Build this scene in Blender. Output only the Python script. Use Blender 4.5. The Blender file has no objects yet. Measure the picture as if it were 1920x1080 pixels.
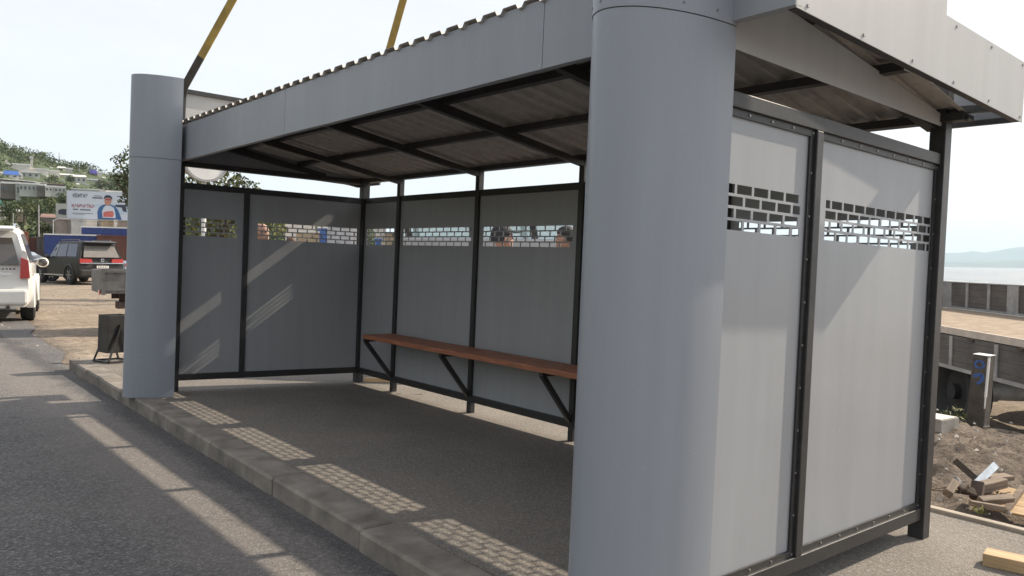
import bpy, bmesh, math, random
import numpy as np
from mathutils import Vector, Matrix, Euler

R = math.radians
scene = bpy.context.scene
COL = scene.collection
rng = random.Random(7)
nrng = np.random.default_rng(11)

# ------------------------------------------------------------------ camera frame
FPX = 1479.0                       # focal length in pixels of a 1920 px wide picture
CAM = Vector((-2.4477, -1.7098, 1.327))
YAW = 0.7065


def axes(yaw, pitch, roll):
    F = Vector((math.sin(yaw) * math.cos(pitch), math.cos(yaw) * math.cos(pitch), math.sin(pitch)))
    Rr = Vector((math.cos(yaw), -math.sin(yaw), 0))
    U = Rr.cross(F)
    R2 = Rr * math.cos(roll) + U * math.sin(roll)
    U2 = U * math.cos(roll) - Rr * math.sin(roll)
    return F, R2, U2


FW, RW, UW = axes(YAW, -0.0349, 0.0143)      # level world
FS, RS, US = axes(YAW, -0.0268, 0.0422)      # pavement and shelter stand slightly tilted
MW = Matrix((RW, UW, -FW)).transposed()
MS = Matrix((RS, US, -FS)).transposed()
Q = MW @ MS.transposed()
TILT = Matrix.Translation(CAM) @ Q.to_4x4() @ Matrix.Translation(-CAM)   # pavement frame -> world

cam_d = bpy.data.cameras.new('camera')
cam = bpy.data.objects.new('camera', cam_d)
COL.objects.link(cam)
cam.matrix_world = Matrix.Translation(CAM) @ MW.to_4x4()
cam_d.sensor_width = 36.0
cam_d.lens = 36.0 * FPX / 1920.0
cam_d.clip_start = 0.05
cam_d.clip_end = 40000
scene.camera = cam


def at(u, v, d):
    """world point seen at photo pixel (u, v) at distance d along the view axis"""
    return CAM + (FW + RW * ((u - 960) / FPX) - UW * ((v - 540) / FPX)) * d


# ------------------------------------------------------------------ ground heights
PN = Q @ Vector((0, 0, 1))
P0 = TILT @ Vector((0, 0, -0.105))
P1 = TILT @ Vector((0, 0, 0.0))


def plane_z(x, y, p=P0):
    return p.z - (PN.x * (x - p.x) + PN.y * (y - p.y)) / PN.z


def sstep(a, b, t):
    t = min(1, max(0, (t - a) / (b - a)))
    return t * t * (3 - 2 * t)


def smin(a, b, k=0.12):
    h = min(1, max(0, 0.5 + 0.5 * (b - a) / k))
    return b + (a - b) * h - k * h * (1 - h)


def road_z(x, y):
    return smin(plane_z(x, y), 0.0)


def gz(x, y):
    w = sstep(1.5, 4.5, x) * (1 - sstep(8.0, 12.0, y))
    zb = road_z(x, y) * (1 - w) + plane_z(x, y, P1) * w
    xe = x - max(0, y - 6) * 0.62
    s = sstep(5.3, 8.6, xe)
    low = -0.75 - sstep(12, 60, xe) * 2.2
    return zb * (1 - s) + low * s


# ------------------------------------------------------------------ materials
MATS = {}


def new_mat(name):
    m = bpy.data.materials.new(name)
    m.use_nodes = True
    nt = m.node_tree
    b = nt.nodes['Principled BSDF']
    return m, nt, b


def noise(nt, scale, detail=4, rough=0.55, vec=None, dist=0.0):
    n = nt.nodes.new('ShaderNodeTexNoise')
    n.inputs['Scale'].default_value = scale
    n.inputs['Detail'].default_value = detail
    n.inputs['Roughness'].default_value = rough
    n.inputs['Distortion'].default_value = dist
    if vec is not None:
        nt.links.new(vec, n.inputs['Vector'])
    return n.outputs['Fac']


def coords(nt, scale=(1, 1, 1)):
    tc = nt.nodes.new('ShaderNodeTexCoord')
    mp = nt.nodes.new('ShaderNodeMapping')
    mp.inputs['Scale'].default_value = scale
    nt.links.new(tc.outputs['Object'], mp.inputs['Vector'])
    return mp.outputs['Vector']


def ramp(nt, fac, stops):
    r = nt.nodes.new('ShaderNodeValToRGB')
    els = r.color_ramp.elements
    while len(els) < len(stops):
        els.new(0.5)
    for e, (p, c) in zip(els, stops):
        e.position = p
        e.color = (c, c, c, 1) if isinstance(c, (int, float)) else (*c, 1)
    nt.links.new(fac, r.inputs['Fac'])
    return r.outputs['Color']


def mixc(nt, fac, a, b, mode='MIX'):
    m = nt.nodes.new('ShaderNodeMix')
    m.data_type = 'RGBA'
    m.blend_type = mode
    for sock, val in ((m.inputs[0], fac), (m.inputs[6], a), (m.inputs[7], b)):
        if isinstance(val, bpy.types.NodeSocket):
            nt.links.new(val, sock)
        elif isinstance(val, (int, float)):
            sock.default_value = val
        else:
            sock.default_value = (*val, 1)
    return m.outputs[2]


def bump(nt, b, height, strength, dist=0.01, chain=None):
    n = nt.nodes.new('ShaderNodeBump')
    n.inputs['Strength'].default_value = strength
    n.inputs['Distance'].default_value = dist
    nt.links.new(height, n.inputs['Height'])
    if chain is not None:
        nt.links.new(chain, n.inputs['Normal'])
    nt.links.new(n.outputs['Normal'], b.inputs['Normal'])
    return n.outputs['Normal']


def mat(name, col, rough=0.6, metal=0.0, var=0.25, vscale=6.0, bscale=0, bstr=0.2, bdist=0.005, stretch=(1, 1, 1), spec=0.5, coat=0.0):
    """plain surface whose colour wanders a little, with optional fine bump"""
    if name in MATS:
        return MATS[name]
    m, nt, b = new_mat(name)
    v = coords(nt, stretch)
    c2 = tuple(max(0, c * (1 - var)) for c in col)
    c1 = tuple(min(1, c * (1 + var * 0.6)) for c in col)
    f = noise(nt, vscale, 5, 0.6, v)
    nt.links.new(ramp(nt, f, [(0.3, c2), (0.7, c1)]), b.inputs['Base Color'])
    b.inputs['Roughness'].default_value = rough
    b.inputs['Metallic'].default_value = metal
    b.inputs['Specular IOR Level'].default_value = spec
    b.inputs['Coat Weight'].default_value = coat
    if bscale:
        bump(nt, b, noise(nt, bscale, 3, 0.6, v), bstr, bdist)
    MATS[name] = m
    return m


def painted_sheet(name, col, rough=0.36, wav=0.25):
    m, nt, b = new_mat(name)
    v = coords(nt)
    vs = coords(nt, (5.0, 5.0, 0.35))
    streak = noise(nt, 2.0, 4, 0.6, vs)
    cloud = noise(nt, 1.1, 3, 0.5, v)
    c = ramp(nt, streak, [(0.3, tuple(x * 0.95 for x in col)), (0.7, tuple(x * 1.04 for x in col))])
    dust = ramp(nt, noise(nt, 34, 6, 0.75, v), [(0.56, 0.0), (0.8, 0.16)])
    c = mixc(nt, dust, c, (0.42, 0.39, 0.35))
    # specks of grit
    vo = nt.nodes.new('ShaderNodeTexVoronoi')
    vo.inputs['Scale'].default_value = 7.0
    nt.links.new(v, vo.inputs['Vector'])
    sp = ramp(nt, vo.outputs['Distance'], [(0.02, 0.6), (0.035, 0.0)])
    c = mixc(nt, sp, c, (0.6, 0.58, 0.55))
    nt.links.new(c, b.inputs['Base Color'])
    nt.links.new(ramp(nt, cloud, [(0.3, rough - 0.05), (0.7, rough + 0.07)]), b.inputs['Roughness'])
    k_ = bump(nt, b, noise(nt, 1.7, 2, 0.4, v), wav, 0.02)
    bump(nt, b, streak, 0.05, 0.003, k_)
    MATS[name] = m
    return m


def asphalt(name, lo, hi, dust, d0=0.1, d1=0.5, grain=95.0, gutter=False):
    """aggregate stones under a film of dust; the dust lies thicker along the kerb"""
    m, nt, b = new_mat(name)
    v = coords(nt)
    vo = nt.nodes.new('ShaderNodeTexVoronoi')
    vo.inputs['Scale'].default_value = grain
    nt.links.new(v, vo.inputs['Vector'])
    fine = noise(nt, grain * 2.3, 3, 0.7, v)
    sep = nt.nodes.new('ShaderNodeSeparateColor')
    nt.links.new(vo.outputs['Color'], sep.inputs['Color'])
    stone = ramp(nt, sep.outputs['Red'], [(0.1, lo), (0.75, hi), (0.97, tuple(min(1, h * 1.9) for h in hi))])
    stone = mixc(nt, ramp(nt, fine, [(0.35, 0.75), (0.65, 0.0)]), stone, tuple(x * 0.55 for x in lo))
    grit = noise(nt, 38.0, 6, 0.75, v)
    big = noise(nt, 0.8, 5, 0.6, v, 0.4)
    df = mixc(nt, 0.45, grit, big)
    c = mixc(nt, ramp(nt, df, [(0.38, d0), (0.64, d1)]), stone, dust)
    if gutter:
        sx = nt.nodes.new('ShaderNodeSeparateXYZ')
        nt.links.new(v, sx.inputs[0])
        wob = noise(nt, 1.6, 4, 0.6, v)
        ad = nt.nodes.new('ShaderNodeMath')
        ad.operation = 'MULTIPLY_ADD'
        nt.links.new(wob, ad.inputs[0])
        ad.inputs[1].default_value = 0.35
        nt.links.new(sx.outputs[0], ad.inputs[2])
        mr = nt.nodes.new('ShaderNodeMapRange')
        mr.inputs[1].default_value = -1.3
        mr.inputs[2].default_value = -0.2
        nt.links.new(ad.outputs[0], mr.inputs[0])
        c = mixc(nt, ramp(nt, mr.outputs[0], [(0.05, 0.0), (0.45, 0.26), (0.70, 0.22), (0.80, 0.0)]), c, dust)
        c = mixc(nt, ramp(nt, mr.outputs[0], [(0.72, 0.0), (0.84, 0.5), (0.95, 0.35), (1.0, 0.0)]), c, tuple(x * 0.6 for x in lo))
        # a few long cracks
        wv = nt.nodes.new('ShaderNodeTexVoronoi')
        wv.feature = 'DISTANCE_TO_EDGE'
        wv.inputs['Scale'].default_value = 0.55
        dv = nt.nodes.new('ShaderNodeVectorMath')
        dv.operation = 'ADD'
        nz = nt.nodes.new('ShaderNodeTexNoise')
        nz.inputs['Scale'].default_value = 2.5
        nt.links.new(v, nz.inputs['Vector'])
        nt.links.new(v, dv.inputs[0])
        nt.links.new(nz.outputs['Color'], dv.inputs[1])
        nt.links.new(dv.outputs[0], wv.inputs['Vector'])
        c = mixc(nt, ramp(nt, wv.outputs['Distance'], [(0.0, 0.28), (0.006, 0.0)]), c, tuple(x * 0.35 for x in lo))
    nt.links.new(c, b.inputs['Base Color'])
    b.inputs['Roughness'].default_value = 0.9
    b.inputs['Specular IOR Level'].default_value = 0.3
    n1 = bump(nt, b, vo.outputs['Distance'], 0.55, 0.006)
    bump(nt, b, grit, 0.3, 0.012, n1)
    MATS[name] = m
    return m


def dirt(name, c1, c2, c3, scale=1.0):
    m, nt, b = new_mat(name)
    v = coords(nt)
    n1 = noise(nt, 0.8 * scale, 6, 0.65, v, 0.8)
    n2 = noise(nt, 9.0 * scale, 6, 0.7, v)
    n3 = noise(nt, 60.0, 4, 0.7, v)
    c = ramp(nt, n1, [(0.32, c2), (0.5, c1), (0.7, c3)])
    c = mixc(nt, ramp(nt, n2, [(0.38, 0.65), (0.56, 0.0)]), c, tuple(x * 0.5 for x in c2))
    c = mixc(nt, ramp(nt, n3, [(0.58, 0.0), (0.72, 0.55)]), c, tuple(min(1, x * 1.5) for x in c3))
    vo = nt.nodes.new('ShaderNodeTexVoronoi')
    vo.inputs['Scale'].default_value = 26
    nt.links.new(v, vo.inputs['Vector'])
    c = mixc(nt, ramp(nt, vo.outputs['Distance'], [(0.1, 0.5), (0.22, 0.0)]), c, tuple(x * 0.8 for x in c3))
    nt.links.new(c, b.inputs['Base Color'])
    b.inputs['Roughness'].default_value = 0.95
    b.inputs['Specular IOR Level'].default_value = 0.2
    k = bump(nt, b, n2, 0.7, 0.06)
    bump(nt, b, n3, 0.5, 0.015, k)
    MATS[name] = m
    return m


def planks(name, c1, c2, axis=2, width=0.12, rough=0.75, grain=(3, 3, 60)):
    """old boards: a dark joint every `width` along one axis, grain along the boards"""
    m, nt, b = new_mat(name)
    v = coords(nt)
    sx = nt.nodes.new('ShaderNodeSeparateXYZ')
    nt.links.new(v, sx.inputs[0])
    a = nt.nodes.new('ShaderNodeMath')
    a.operation = 'DIVIDE'
    nt.links.new(sx.outputs[axis], a.inputs[0])
    a.inputs[1].default_value = width
    fr = nt.nodes.new('ShaderNodeMath')
    fr.operation = 'FRACT'
    nt.links.new(a.outputs[0], fr.inputs[0])
    joint = ramp(nt, fr.outputs[0], [(0.0, 0.9), (0.06, 0.0)])
    g = noise(nt, 1.0, 6, 0.7, coords(nt, grain), 0.4)
    big = noise(nt, 3.0, 3, 0.6, v)
    c = ramp(nt, g, [(0.3, c1), (0.7, c2)])
    c = mixc(nt, ramp(nt, big, [(0.35, 0.4), (0.6, 0.0)]), c, tuple(x * 0.6 for x in c1))
    c = mixc(nt, joint, c, tuple(x * 0.15 for x in c1))
    nt.links.new(c, b.inputs['Base Color'])
    b.inputs['Roughness'].default_value = rough
    bump(nt, b, g, 0.3, 0.003)
    MATS[name] = m
    return m


def glass_mat(name, tint, alpha=0.5, rough=0.05):
    m, nt, b = new_mat(name)
    b.inputs['Base Color'].default_value = (*tint, 1)
    b.inputs['Roughness'].default_value = rough
    b.inputs['Alpha'].default_value = alpha
    MATS[name] = m
    return m


GREY = painted_sheet('grey_painted_sheet', (0.258, 0.273, 0.300), 0.36, 0.4)
GREY_WALL = painted_sheet('grey_wall_sheet_lightened', (0.325, 0.335, 0.352), 0.38, 0.4)  # same paint as the fascia, lightened to stand in for bounced light
GREY_COL = painted_sheet('grey_painted_column', (0.262, 0.282, 0.315), 0.36, 0.06)
GREY_BOARD = painted_sheet('pale_grey_board', (0.43, 0.43, 0.425), 0.45, 0.15)
BLACK = mat('black_frame_paint', (0.03, 0.029, 0.03), 0.45, 0, 0.3, 30, 160, 0.12, 0.001)
SCREW = mat('zinc_screw', (0.35, 0.34, 0.33), 0.4, 0.7, 0.1)
ROOFM = mat('brown_grey_corrugated', (0.50, 0.47, 0.435), 0.34, 0.1, 0.16, 3.0, 40, 0.05, 0.002, (6, 6, 1))
BENCHM = mat('red_brown_bench_wood', (0.35, 0.135, 0.07), 0.5, 0, 0.5, 5, 40, 0.2, 0.002, (12, 1, 12))
ROAD = asphalt('road_asphalt', (0.072, 0.071, 0.075), (0.152, 0.149, 0.15), (0.30, 0.262, 0.225), 0.0, 0.32, 95, True)
PAVE = asphalt('pavement_asphalt', (0.082, 0.08, 0.079), (0.172, 0.165, 0.158), (0.38, 0.325, 0.265), 0.12, 0.5, 120)
KERB = mat('kerb_concrete', (0.215, 0.19, 0.163), 0.9, 0, 0.5, 4.0, 55, 0.5, 0.006)
CONC = mat('rough_concrete', (0.33, 0.31, 0.28), 0.9, 0, 0.35, 5, 45, 0.5, 0.008)
DIRT = dirt('dusty_dirt', (0.30, 0.245, 0.19), (0.25, 0.20, 0.155), (0.42, 0.345, 0.265))
HEAP = dirt('dark_dug_dirt', (0.17, 0.137, 0.11), (0.095, 0.079, 0.068), (0.27, 0.22, 0.172), 2.2)
TYRE = mat('tyre_rubber', (0.022, 0.022, 0.023), 0.85, 0, 0.3, 20)
RIM = mat('alloy_rim', (0.45, 0.45, 0.46), 0.35, 0.8, 0.1)
CHROME = mat('bright_trim', (0.75, 0.75, 0.76), 0.15, 1.0, 0.05)
DKGLASS = mat('dark_car_glass', (0.02, 0.022, 0.025), 0.04, 0, 0.1, 2, spec=0.8)
GREYGLASS = mat('smoked_car_glass', (0.07, 0.062, 0.058), 0.08, 0, 0.2, 2, spec=0.8)
LAMP = mat('red_lamp_lens', (0.42, 0.045, 0.04), 0.2, 0, 0.1)
LAMPW = mat('clear_lamp_lens', (0.6, 0.58, 0.55), 0.15, 0, 0.1)
WHITECAR = mat('white_car_paint', (0.72, 0.71, 0.67), 0.28, 0, 0.05, 2, coat=0.5)
DARKCAR = mat('dark_grey_car_paint', (0.030, 0.027, 0.025), 0.42, 0.0, 0.15, 2, coat=0.05, spec=0.35)
SILVERCAR = mat('silver_blue_car_paint', (0.32, 0.36, 0.42), 0.3, 0.3, 0.05, 2, coat=0.5)
BLACKCAR = mat('black_car_paint', (0.02, 0.02, 0.022), 0.25, 0, 0.1, 2, coat=0.5)
PLATE = mat('plate_white', (0.7, 0.68, 0.64), 0.5, 0, 0.05)
OLDMETAL = mat('weathered_grey_metal', (0.17, 0.165, 0.16), 0.65, 0.2, 0.4, 7, 30, 0.2, 0.004)
LTMETAL = mat('light_grey_metal', (0.36, 0.355, 0.35), 0.6, 0.2, 0.3, 7)
RUST = mat('rusty_steel', (0.09, 0.062, 0.05), 0.8, 0.1, 0.5, 8, 40, 0.3, 0.005)
GREYBOARDS = planks('grey_brown_boards', (0.085, 0.076, 0.07), (0.16, 0.145, 0.132), 2, 0.13, 0.8, (4, 4, 70))
OSB = mat('orange_chip_floor', (0.30, 0.225, 0.155), 0.85, 0, 0.65, 14, 30, 0.4, 0.01, (0.5, 1.5, 1))
NEWWOOD = mat('pale_new_wood', (0.52, 0.36, 0.20), 0.75, 0, 0.3, 4, 40, 0.2, 0.002, (1, 14, 14))
OLDWOOD = mat('grey_old_wood', (0.23, 0.175, 0.13), 0.85, 0, 0.5, 5, 50, 0.4, 0.004, (1, 12, 12))
STRAP = mat('yellow_brown_webbing', (0.30, 0.21, 0.055), 0.8, 0, 0.35, 9, 120, 0.4, 0.002)
STRAPDK = mat('dark_webbing_sleeve', (0.05, 0.043, 0.035), 0.85, 0, 0.3, 9)
WHITEP = mat('white_paint', (0.72, 0.71, 0.69), 0.55, 0, 0.12, 3)
BINM = mat('black_bin_paint', (0.034, 0.032, 0.032), 0.34, 0, 0.4, 12, 90, 0.1, 0.001)
BARK = mat('bark', (0.11, 0.085, 0.062), 0.95, 0, 0.4, 9, 30, 0.5, 0.01)
LEAF = [mat('leaf_dark', (0.040, 0.062, 0.024), 0.7, 0, 0.3, 3), mat('leaf_mid', (0.072, 0.098, 0.030), 0.7, 0, 0.3, 3),
        mat('leaf_light', (0.125, 0.140, 0.042), 0.7, 0, 0.3, 3)]
SKIN = mat('skin', (0.40, 0.225, 0.165), 0.55, 0, 0.08, 8)
HAIRM = mat('dark_hair', (0.022, 0.018, 0.016), 0.7, 0, 0.4, 40)
BLUE = mat('blue_sheet', (0.035, 0.11, 0.36), 0.5, 0, 0.25, 3)
BLUE2 = mat('deep_blue_paint', (0.025, 0.05, 0.20), 0.5, 0, 0.25, 3)


# ------------------------------------------------------------------ mesh helpers
class MB:
    def __init__(self):
        self.v, self.f, self.m = [], [], []

    def add(self, pts, faces, mi=0):
        o = len(self.v)
        self.v += [tuple(p) for p in pts]
        self.f += [tuple(i + o for i in fc) for fc in faces]
        self.m += [mi] * len(faces)

    def box(self, x0, x1, y0, y1, z0, z1, mi=0, f=None):
        P = [(x, y, z) for z in (z0, z1) for y in (y0, y1) for x in (x0, x1)]
        if f:
            P = [f(*p) for p in P]
        self.add(P, [(0, 2, 3, 1), (4, 5, 7, 6), (0, 1, 5, 4), (2, 6, 7, 3), (0, 4, 6, 2), (1, 3, 7, 5)], mi)

    def obox(self, c, size, rot, mi=0):
        M = Matrix.Translation(c) @ Euler(rot).to_matrix().to_4x4()
        sx, sy, sz = (s / 2 for s in size)
        self.box(-sx, sx, -sy, sy, -sz, sz, mi, lambda x, y, z: tuple(M @ Vector((x, y, z))))

    def bar(self, a, b, w, h=None, mi=0, up=(0, 0, 1)):
        a, b = Vector(a), Vector(b)
        h = h or w
        d = (b - a).normalized()
        s = d.cross(Vector(up))
        if s.length < 1e-4:
            s = d.cross(Vector((1, 0, 0)))
        s.normalize()
        t = s.cross(d)
        P = []
        for q in (a, b):
            for i, j in ((-1, -1), (1, -1), (1, 1), (-1, 1)):
                P.append(q + s * (i * w / 2) + t * (j * h / 2))
        self.add(P, [(0, 3, 2, 1), (4, 5, 6, 7), (0, 1, 5, 4), (1, 2, 6, 5), (2, 3, 7, 6), (3, 0, 4, 7)], mi)

    def tube(self, pts, radii, n=10, mi=0, caps=True):
        pts = [Vector(p) for p in pts]
        if isinstance(radii, (int, float)):
            radii = [radii] * len(pts)
        rings = []
        ref = Vector((0.31, 0.17, 0.93))
        for i, p in enumerate(pts):
            d = (pts[min(i + 1, len(pts) - 1)] - pts[max(i - 1, 0)]).normalized()
            s = d.cross(ref)
            if s.length < 1e-3:
                s = d.cross(Vector((1, 0, 0)))
            s.normalize()
            t = d.cross(s)
            rings.append([p + (s * math.cos(2 * math.pi * k / n) + t * math.sin(2 * math.pi * k / n)) * radii[i] for k in range(n)])
        self.loft(rings, mi, caps)

    def loft(self, rings, mi=0, caps=True):
        n = len(rings[0])
        P = [p for r in rings for p in r]
        F = []
        for i in range(len(rings) - 1):
            for k in range(n):
                a, b = i * n + k, i * n + (k + 1) % n
                F.append((a, b, b + n, a + n))
        if caps:
            F.append(tuple(range(n - 1, -1, -1)))
            F.append(tuple(range((len(rings) - 1) * n, len(rings) * n)))
        self.add(P, F, mi)

    def prism(self, poly, fn, t0, t1, mi=0):
        """poly in 2D, fn(a, b, t) -> 3D, extruded from t0 to t1"""
        self.loft([[fn(a, b, t) for a, b in poly] for t in (t0, t1)], mi)

    def cyl(self, c, axis, r, h, n=20, mi=0):
        c = Vector(c)
        a = Vector(axis).normalized()
        self.tube([c - a * h / 2, c + a * h / 2], r, n, mi)

    def sphere(self, c, r, nu=12, nv=8, mi=0):
        rx, ry, rz = (r, r, r) if isinstance(r, (int, float)) else r
        rings = []
        for j in range(1, nv):
            t = math.pi * j / nv
            rings.append([(c[0] + rx * math.sin(t) * math.cos(2 * math.pi * k / nu), c[1] + ry * math.sin(t) * math.sin(2 * math.pi * k / nu), c[2] - rz * math.cos(t)) for k in range(nu)])
        self.loft(rings, mi)

    def build(self, name, mats, parent=None, smooth=None, bev=0, recalc=True):
        me = bpy.data.meshes.new(name)
        me.from_pydata(self.v, [], self.f)
        if not isinstance(mats, (list, tuple)):
            mats = [mats]
        for m in mats:
            me.materials.append(m)
        me.polygons.foreach_set('material_index', self.m)
        if recalc:
            bm = bmesh.new()
            bm.from_mesh(me)
            bmesh.ops.recalc_face_normals(bm, faces=bm.faces)
            bm.to_mesh(me)
            bm.free()
        if smooth is not None:
            me.polygons.foreach_set('use_smooth', [True] * len(me.polygons))
            me.set_sharp_from_angle(angle=R(smooth))
        me.update()
        o = bpy.data.objects.new(name, me)
        COL.objects.link(o)
        if parent is not None:
            o.parent = parent
        if bev:
            md = o.modifiers.new('edge', 'BEVEL')
            md.width = bev
            md.segments = 2
            md.limit_method = 'ANGLE'
        return o


def tag(o, label=None, cat=None, group=None, kind=None):
    for k, v in (('label', label), ('category', cat), ('group', group), ('kind', kind)):
        if v:
            o[k] = v
    return o


def thing(name, label, cat, mtx=None, group=None):
    o = bpy.data.objects.new(name, None)
    o.empty_display_size = 0.2
    COL.objects.link(o)
    if mtx is not None:
        o.matrix_world = mtx
    return tag(o, label, cat, group)


def frame(p, yaw=0.0):
    """matrix at p whose local +y points to compass yaw (clockwise from world +y)"""
    return Matrix.Translation(p) @ Matrix.Rotation(-yaw, 4, 'Z')


def azim(p):
    return math.atan2(p[0] - CAM.x, p[1] - CAM.y)


def ground_at(u, d):
    p = at(u, 490, d)
    return Vector((p.x, p.y, gz(p.x, p.y)))


# ------------------------------------------------------------------ bus shelter
W, LB, LF = 1.8905, 5.9083, 6.1024
MID = 0.6342
YB = [0.0, 1.27, 2.58, 3.878, 5.183, LB]
ZB0, ZB1, ZT0, ZT1 = 0.101, 0.163, 1.943, 2.0
B0, B1 = 1.4985, 1.67
RZ0, RSL = 2.20, 0.165


def under(x):
    return RZ0 + RSL * (W - x)


shelter = thing('bus_shelter', 'large grey open-fronted bus shelter with black frame, round-nosed columns and brick-patterned slots', 'bus shelter', TILT)


def near_map(s, o, z):
    return (s, -o, z)


def far_map(s, o, z):
    k = s / W
    return (s, LF + (LB - LF) * k + o, z)


def back_map(s, o, z):
    return (W + o, s, z)


def post(f, s, w, z1, d=None, z0=0.0):
    mb = MB()
    d = d or w
    mb.box(s - w / 2, s + w / 2, -d / 2, d / 2, z0, z1, 0, f)
    return mb.build('post', BLACK, shelter, bev=0.004)


def rail(f, s0, s1, z0, z1, w=0.05, name='rail'):
    mb = MB()
    mb.box(s0, s1, -w / 2, w / 2, z0, z1, 0, f)
    return mb.build(name, BLACK, shelter, bev=0.003)


def panel(f, s0, s1, h0, h1, pitch, phase=0.0, left=True):
    """sheet with four rows of brick-shaped holes, and its angle trim outside"""
    o0, o1 = -0.004, 0.0
    z0, z1 = ZB1, ZT0
    mb = MB()

    def q(sa, sb, za, zb):
        for o in (o0, o1):
            P = [f(sa, o, za), f(sb, o, za), f(sb, o, zb), f(sa, o, zb)]
            mb.add(P, [(0, 1, 2, 3)] if o == o1 else [(3, 2, 1, 0)])

    def hole(sa, sb, za, zb):
        c = [(sa, za), (sb, za), (sb, zb), (sa, zb)]
        for i in range(4):
            a, b = c[i], c[(i + 1) % 4]
            mb.add([f(a[0], o0, a[1]), f(b[0], o0, b[1]), f(b[0], o1, b[1]), f(a[0], o1, a[1])], [(0, 1, 2, 3)])
    rows = 4
    ph = (B1 - B0) / (rows - 0.22)
    bh = ph * 0.76
    zc = z0
    for r in range(rows):
        za = B0 + r * ph
        zb = za + bh
        q(s0, s1, zc, za)
        off = (0.5 if r % 2 else 0.0) * pitch + phase
        holes = []
        k = -1
        while True:
            a = h0 + k * pitch + off
            b = a + pitch * 0.87
            k += 1
            if a > h1:
                break
            a, b = max(a, h0), min(b, h1)
            if b - a > 0.018:
                holes.append((a, b))
        x = s0
        for a, b in holes:
            q(x, a, za, zb)
            hole(a, b, za, zb)
            x = b
        q(x, s1, za, zb)
        zc = zb
    q(s0, s1, zc, z1)
    p = mb.build('wall_panel', GREY_WALL, shelter, recalc=False)
    t = MB()
    w = 0.028
    t.box(s0, s1, 0.003, 0.011, z1 - w, z1, 0, f)
    t.box(s0, s1, 0.003, 0.011, z0, z0 + w, 0, f)
    if left:
        t.box(s0, s0 + w, 0.003, 0.0105, z0 + w, z1 - w, 0, f)
    t.box(s1 - w, s1, 0.003, 0.0105, z0 + w, z1 - w, 0, f)
    n = max(2, int((s1 - s0) / 0.16))
    for i in range(n + 1):
        sx = s0 + w / 2 + (s1 - s0 - w) * i / n
        for zz in (z0 + w / 2, z1 - w / 2):
            t.box(sx - .004, sx + .004, 0.0105, 0.015, zz - .004, zz + .004, 1, f)
    for i in range(1, 10):
        zz = z0 + (z1 - z0) * i / 10
        for sx in (s0 + w / 2, s1 - w / 2):
            t.box(sx - .004, sx + .004, 0.010, 0.0145, zz - .004, zz + .004, 1, f)
    t.build('trim', [BLACK, SCREW], p)


for f in (near_map, far_map):
    e0 = 0.04
    if f is near_map:
        e0 = -0.034
        pm_ = MB()
        pm_.box(-0.095, -0.035, 0.03, 0.09, 0.0, 2.40)
        pm_.build('post', BLACK, shelter, bev=0.004)
    else:
        post(f, 0.0, 0.08, 2.40)
    post(f, MID, 0.05, ZT0 - 0.0, 0.052, ZB1)
    rail(f, e0, W - 0.04, ZB0, ZB1)
    rail(f, e0, W - 0.04, ZT0, ZT1)
    panel(f, e0, MID - 0.025, 0.037, 0.546, 0.113, 0.0, f is far_map)
    panel(f, MID + 0.025, W - 0.04, 0.752, 1.83, 0.104, 0.0)
    post(f, W, 0.08, 2.44)
rail(back_map, 0.04, LB - 0.04, ZB0, ZB1)
rail(back_map, 0.04, LB - 0.04, ZT0, ZT1, 0.034)
for y in YB[1:-1]:
    post(back_map, y, 0.054, 2.168, 0.056)
for a, b in zip(YB[:-1], YB[1:]):
    a2, b2 = a + 0.03, b - 0.03
    panel(back_map, a2, b2, a2 + 0.06, b2 - 0.06, 0.118, 0.03)

# roof framing
mb = MB()
mb.box(-0.14, 6.25, -0.03, 0.042, 2.166, 2.192, 0, back_map)
mb.build('eave_beam', BLACK, shelter, bev=0.002)
mb = MB()
mb.box(-0.02, 0.03, 0.0, 6.1, 2.36, 2.42)
mb.build('eave_beam', BLACK, shelter)
for i, y in enumerate([0.03] + YB[1:-1] + [5.99]):
    mb = MB()
    t0, t1 = 0.045, 0.115
    P = [(-0.02, under(-0.02) - t1), (W - 0.03, under(W - 0.03) - t1 + 0.03), (W - 0.03, under(W - 0.03) - t0), (-0.02, under(-0.02) - t0)]
    mb.prism(P, lambda a, b, t: (a, t, b), y - 0.025, y + 0.025)
    mb.build('rafter', BLACK, shelter)
for x in (0.10, 0.56, 1.17, 1.86):
    mb = MB()
    z = under(x)
    mb.box(x - 0.03, x + 0.03, -0.125, 6.24, z - 0.044, z - 0.002)
    mb.build('purlin', BLACK, shelter)

# corrugated roof
mb = MB()
pitch, hh = 0.152, 0.024
prof = []
y = -0.125
while y < 6.25:
    for dy, dz in ((0.0, 0.0), (0.026, 0.0), (0.043, hh), (0.135, hh)):
        prof.append((y + dy, dz))
    y += pitch
th = 0.0015
rings = []
for x in (-0.072, 0.5, 1.0, 1.5, 1.945):
    rings.append([(x, a, under(x) + b) for a, b in prof] + [(x, a, under(x) + b + th) for a, b in reversed(prof)])
mb.loft(rings)
mb.build('roof_sheet', ROOFM, shelter)

# gable infill
for f, o in ((near_map, 0.012), (far_map, 0.012)):
    mb = MB()
    P = [(-0.045, 2.152), (W + 0.035, 2.142), (W + 0.035, 2.194 if f is near_map else under(W + .035) - .003), (-0.045, 2.425 if f is near_map else under(-.045) - .003)]
    mb.prism(P, lambda a, b, t: f(a, t, b), o, o + 0.004)
    mb.build('gable_panel', GREY_BOARD if f is near_map else GREY, shelter)  # near gable gets the paler board colour in place of bounced light
    rail(f, -0.03, W + 0.03, 2.155, 2.20, 0.04, 'tie_beam') if f is far_map else None


# front fascia
def f0z(y):
    return 2.23 - 0.0082 * y


def f1z(y):
    return 2.542 - 0.006 * y


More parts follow.
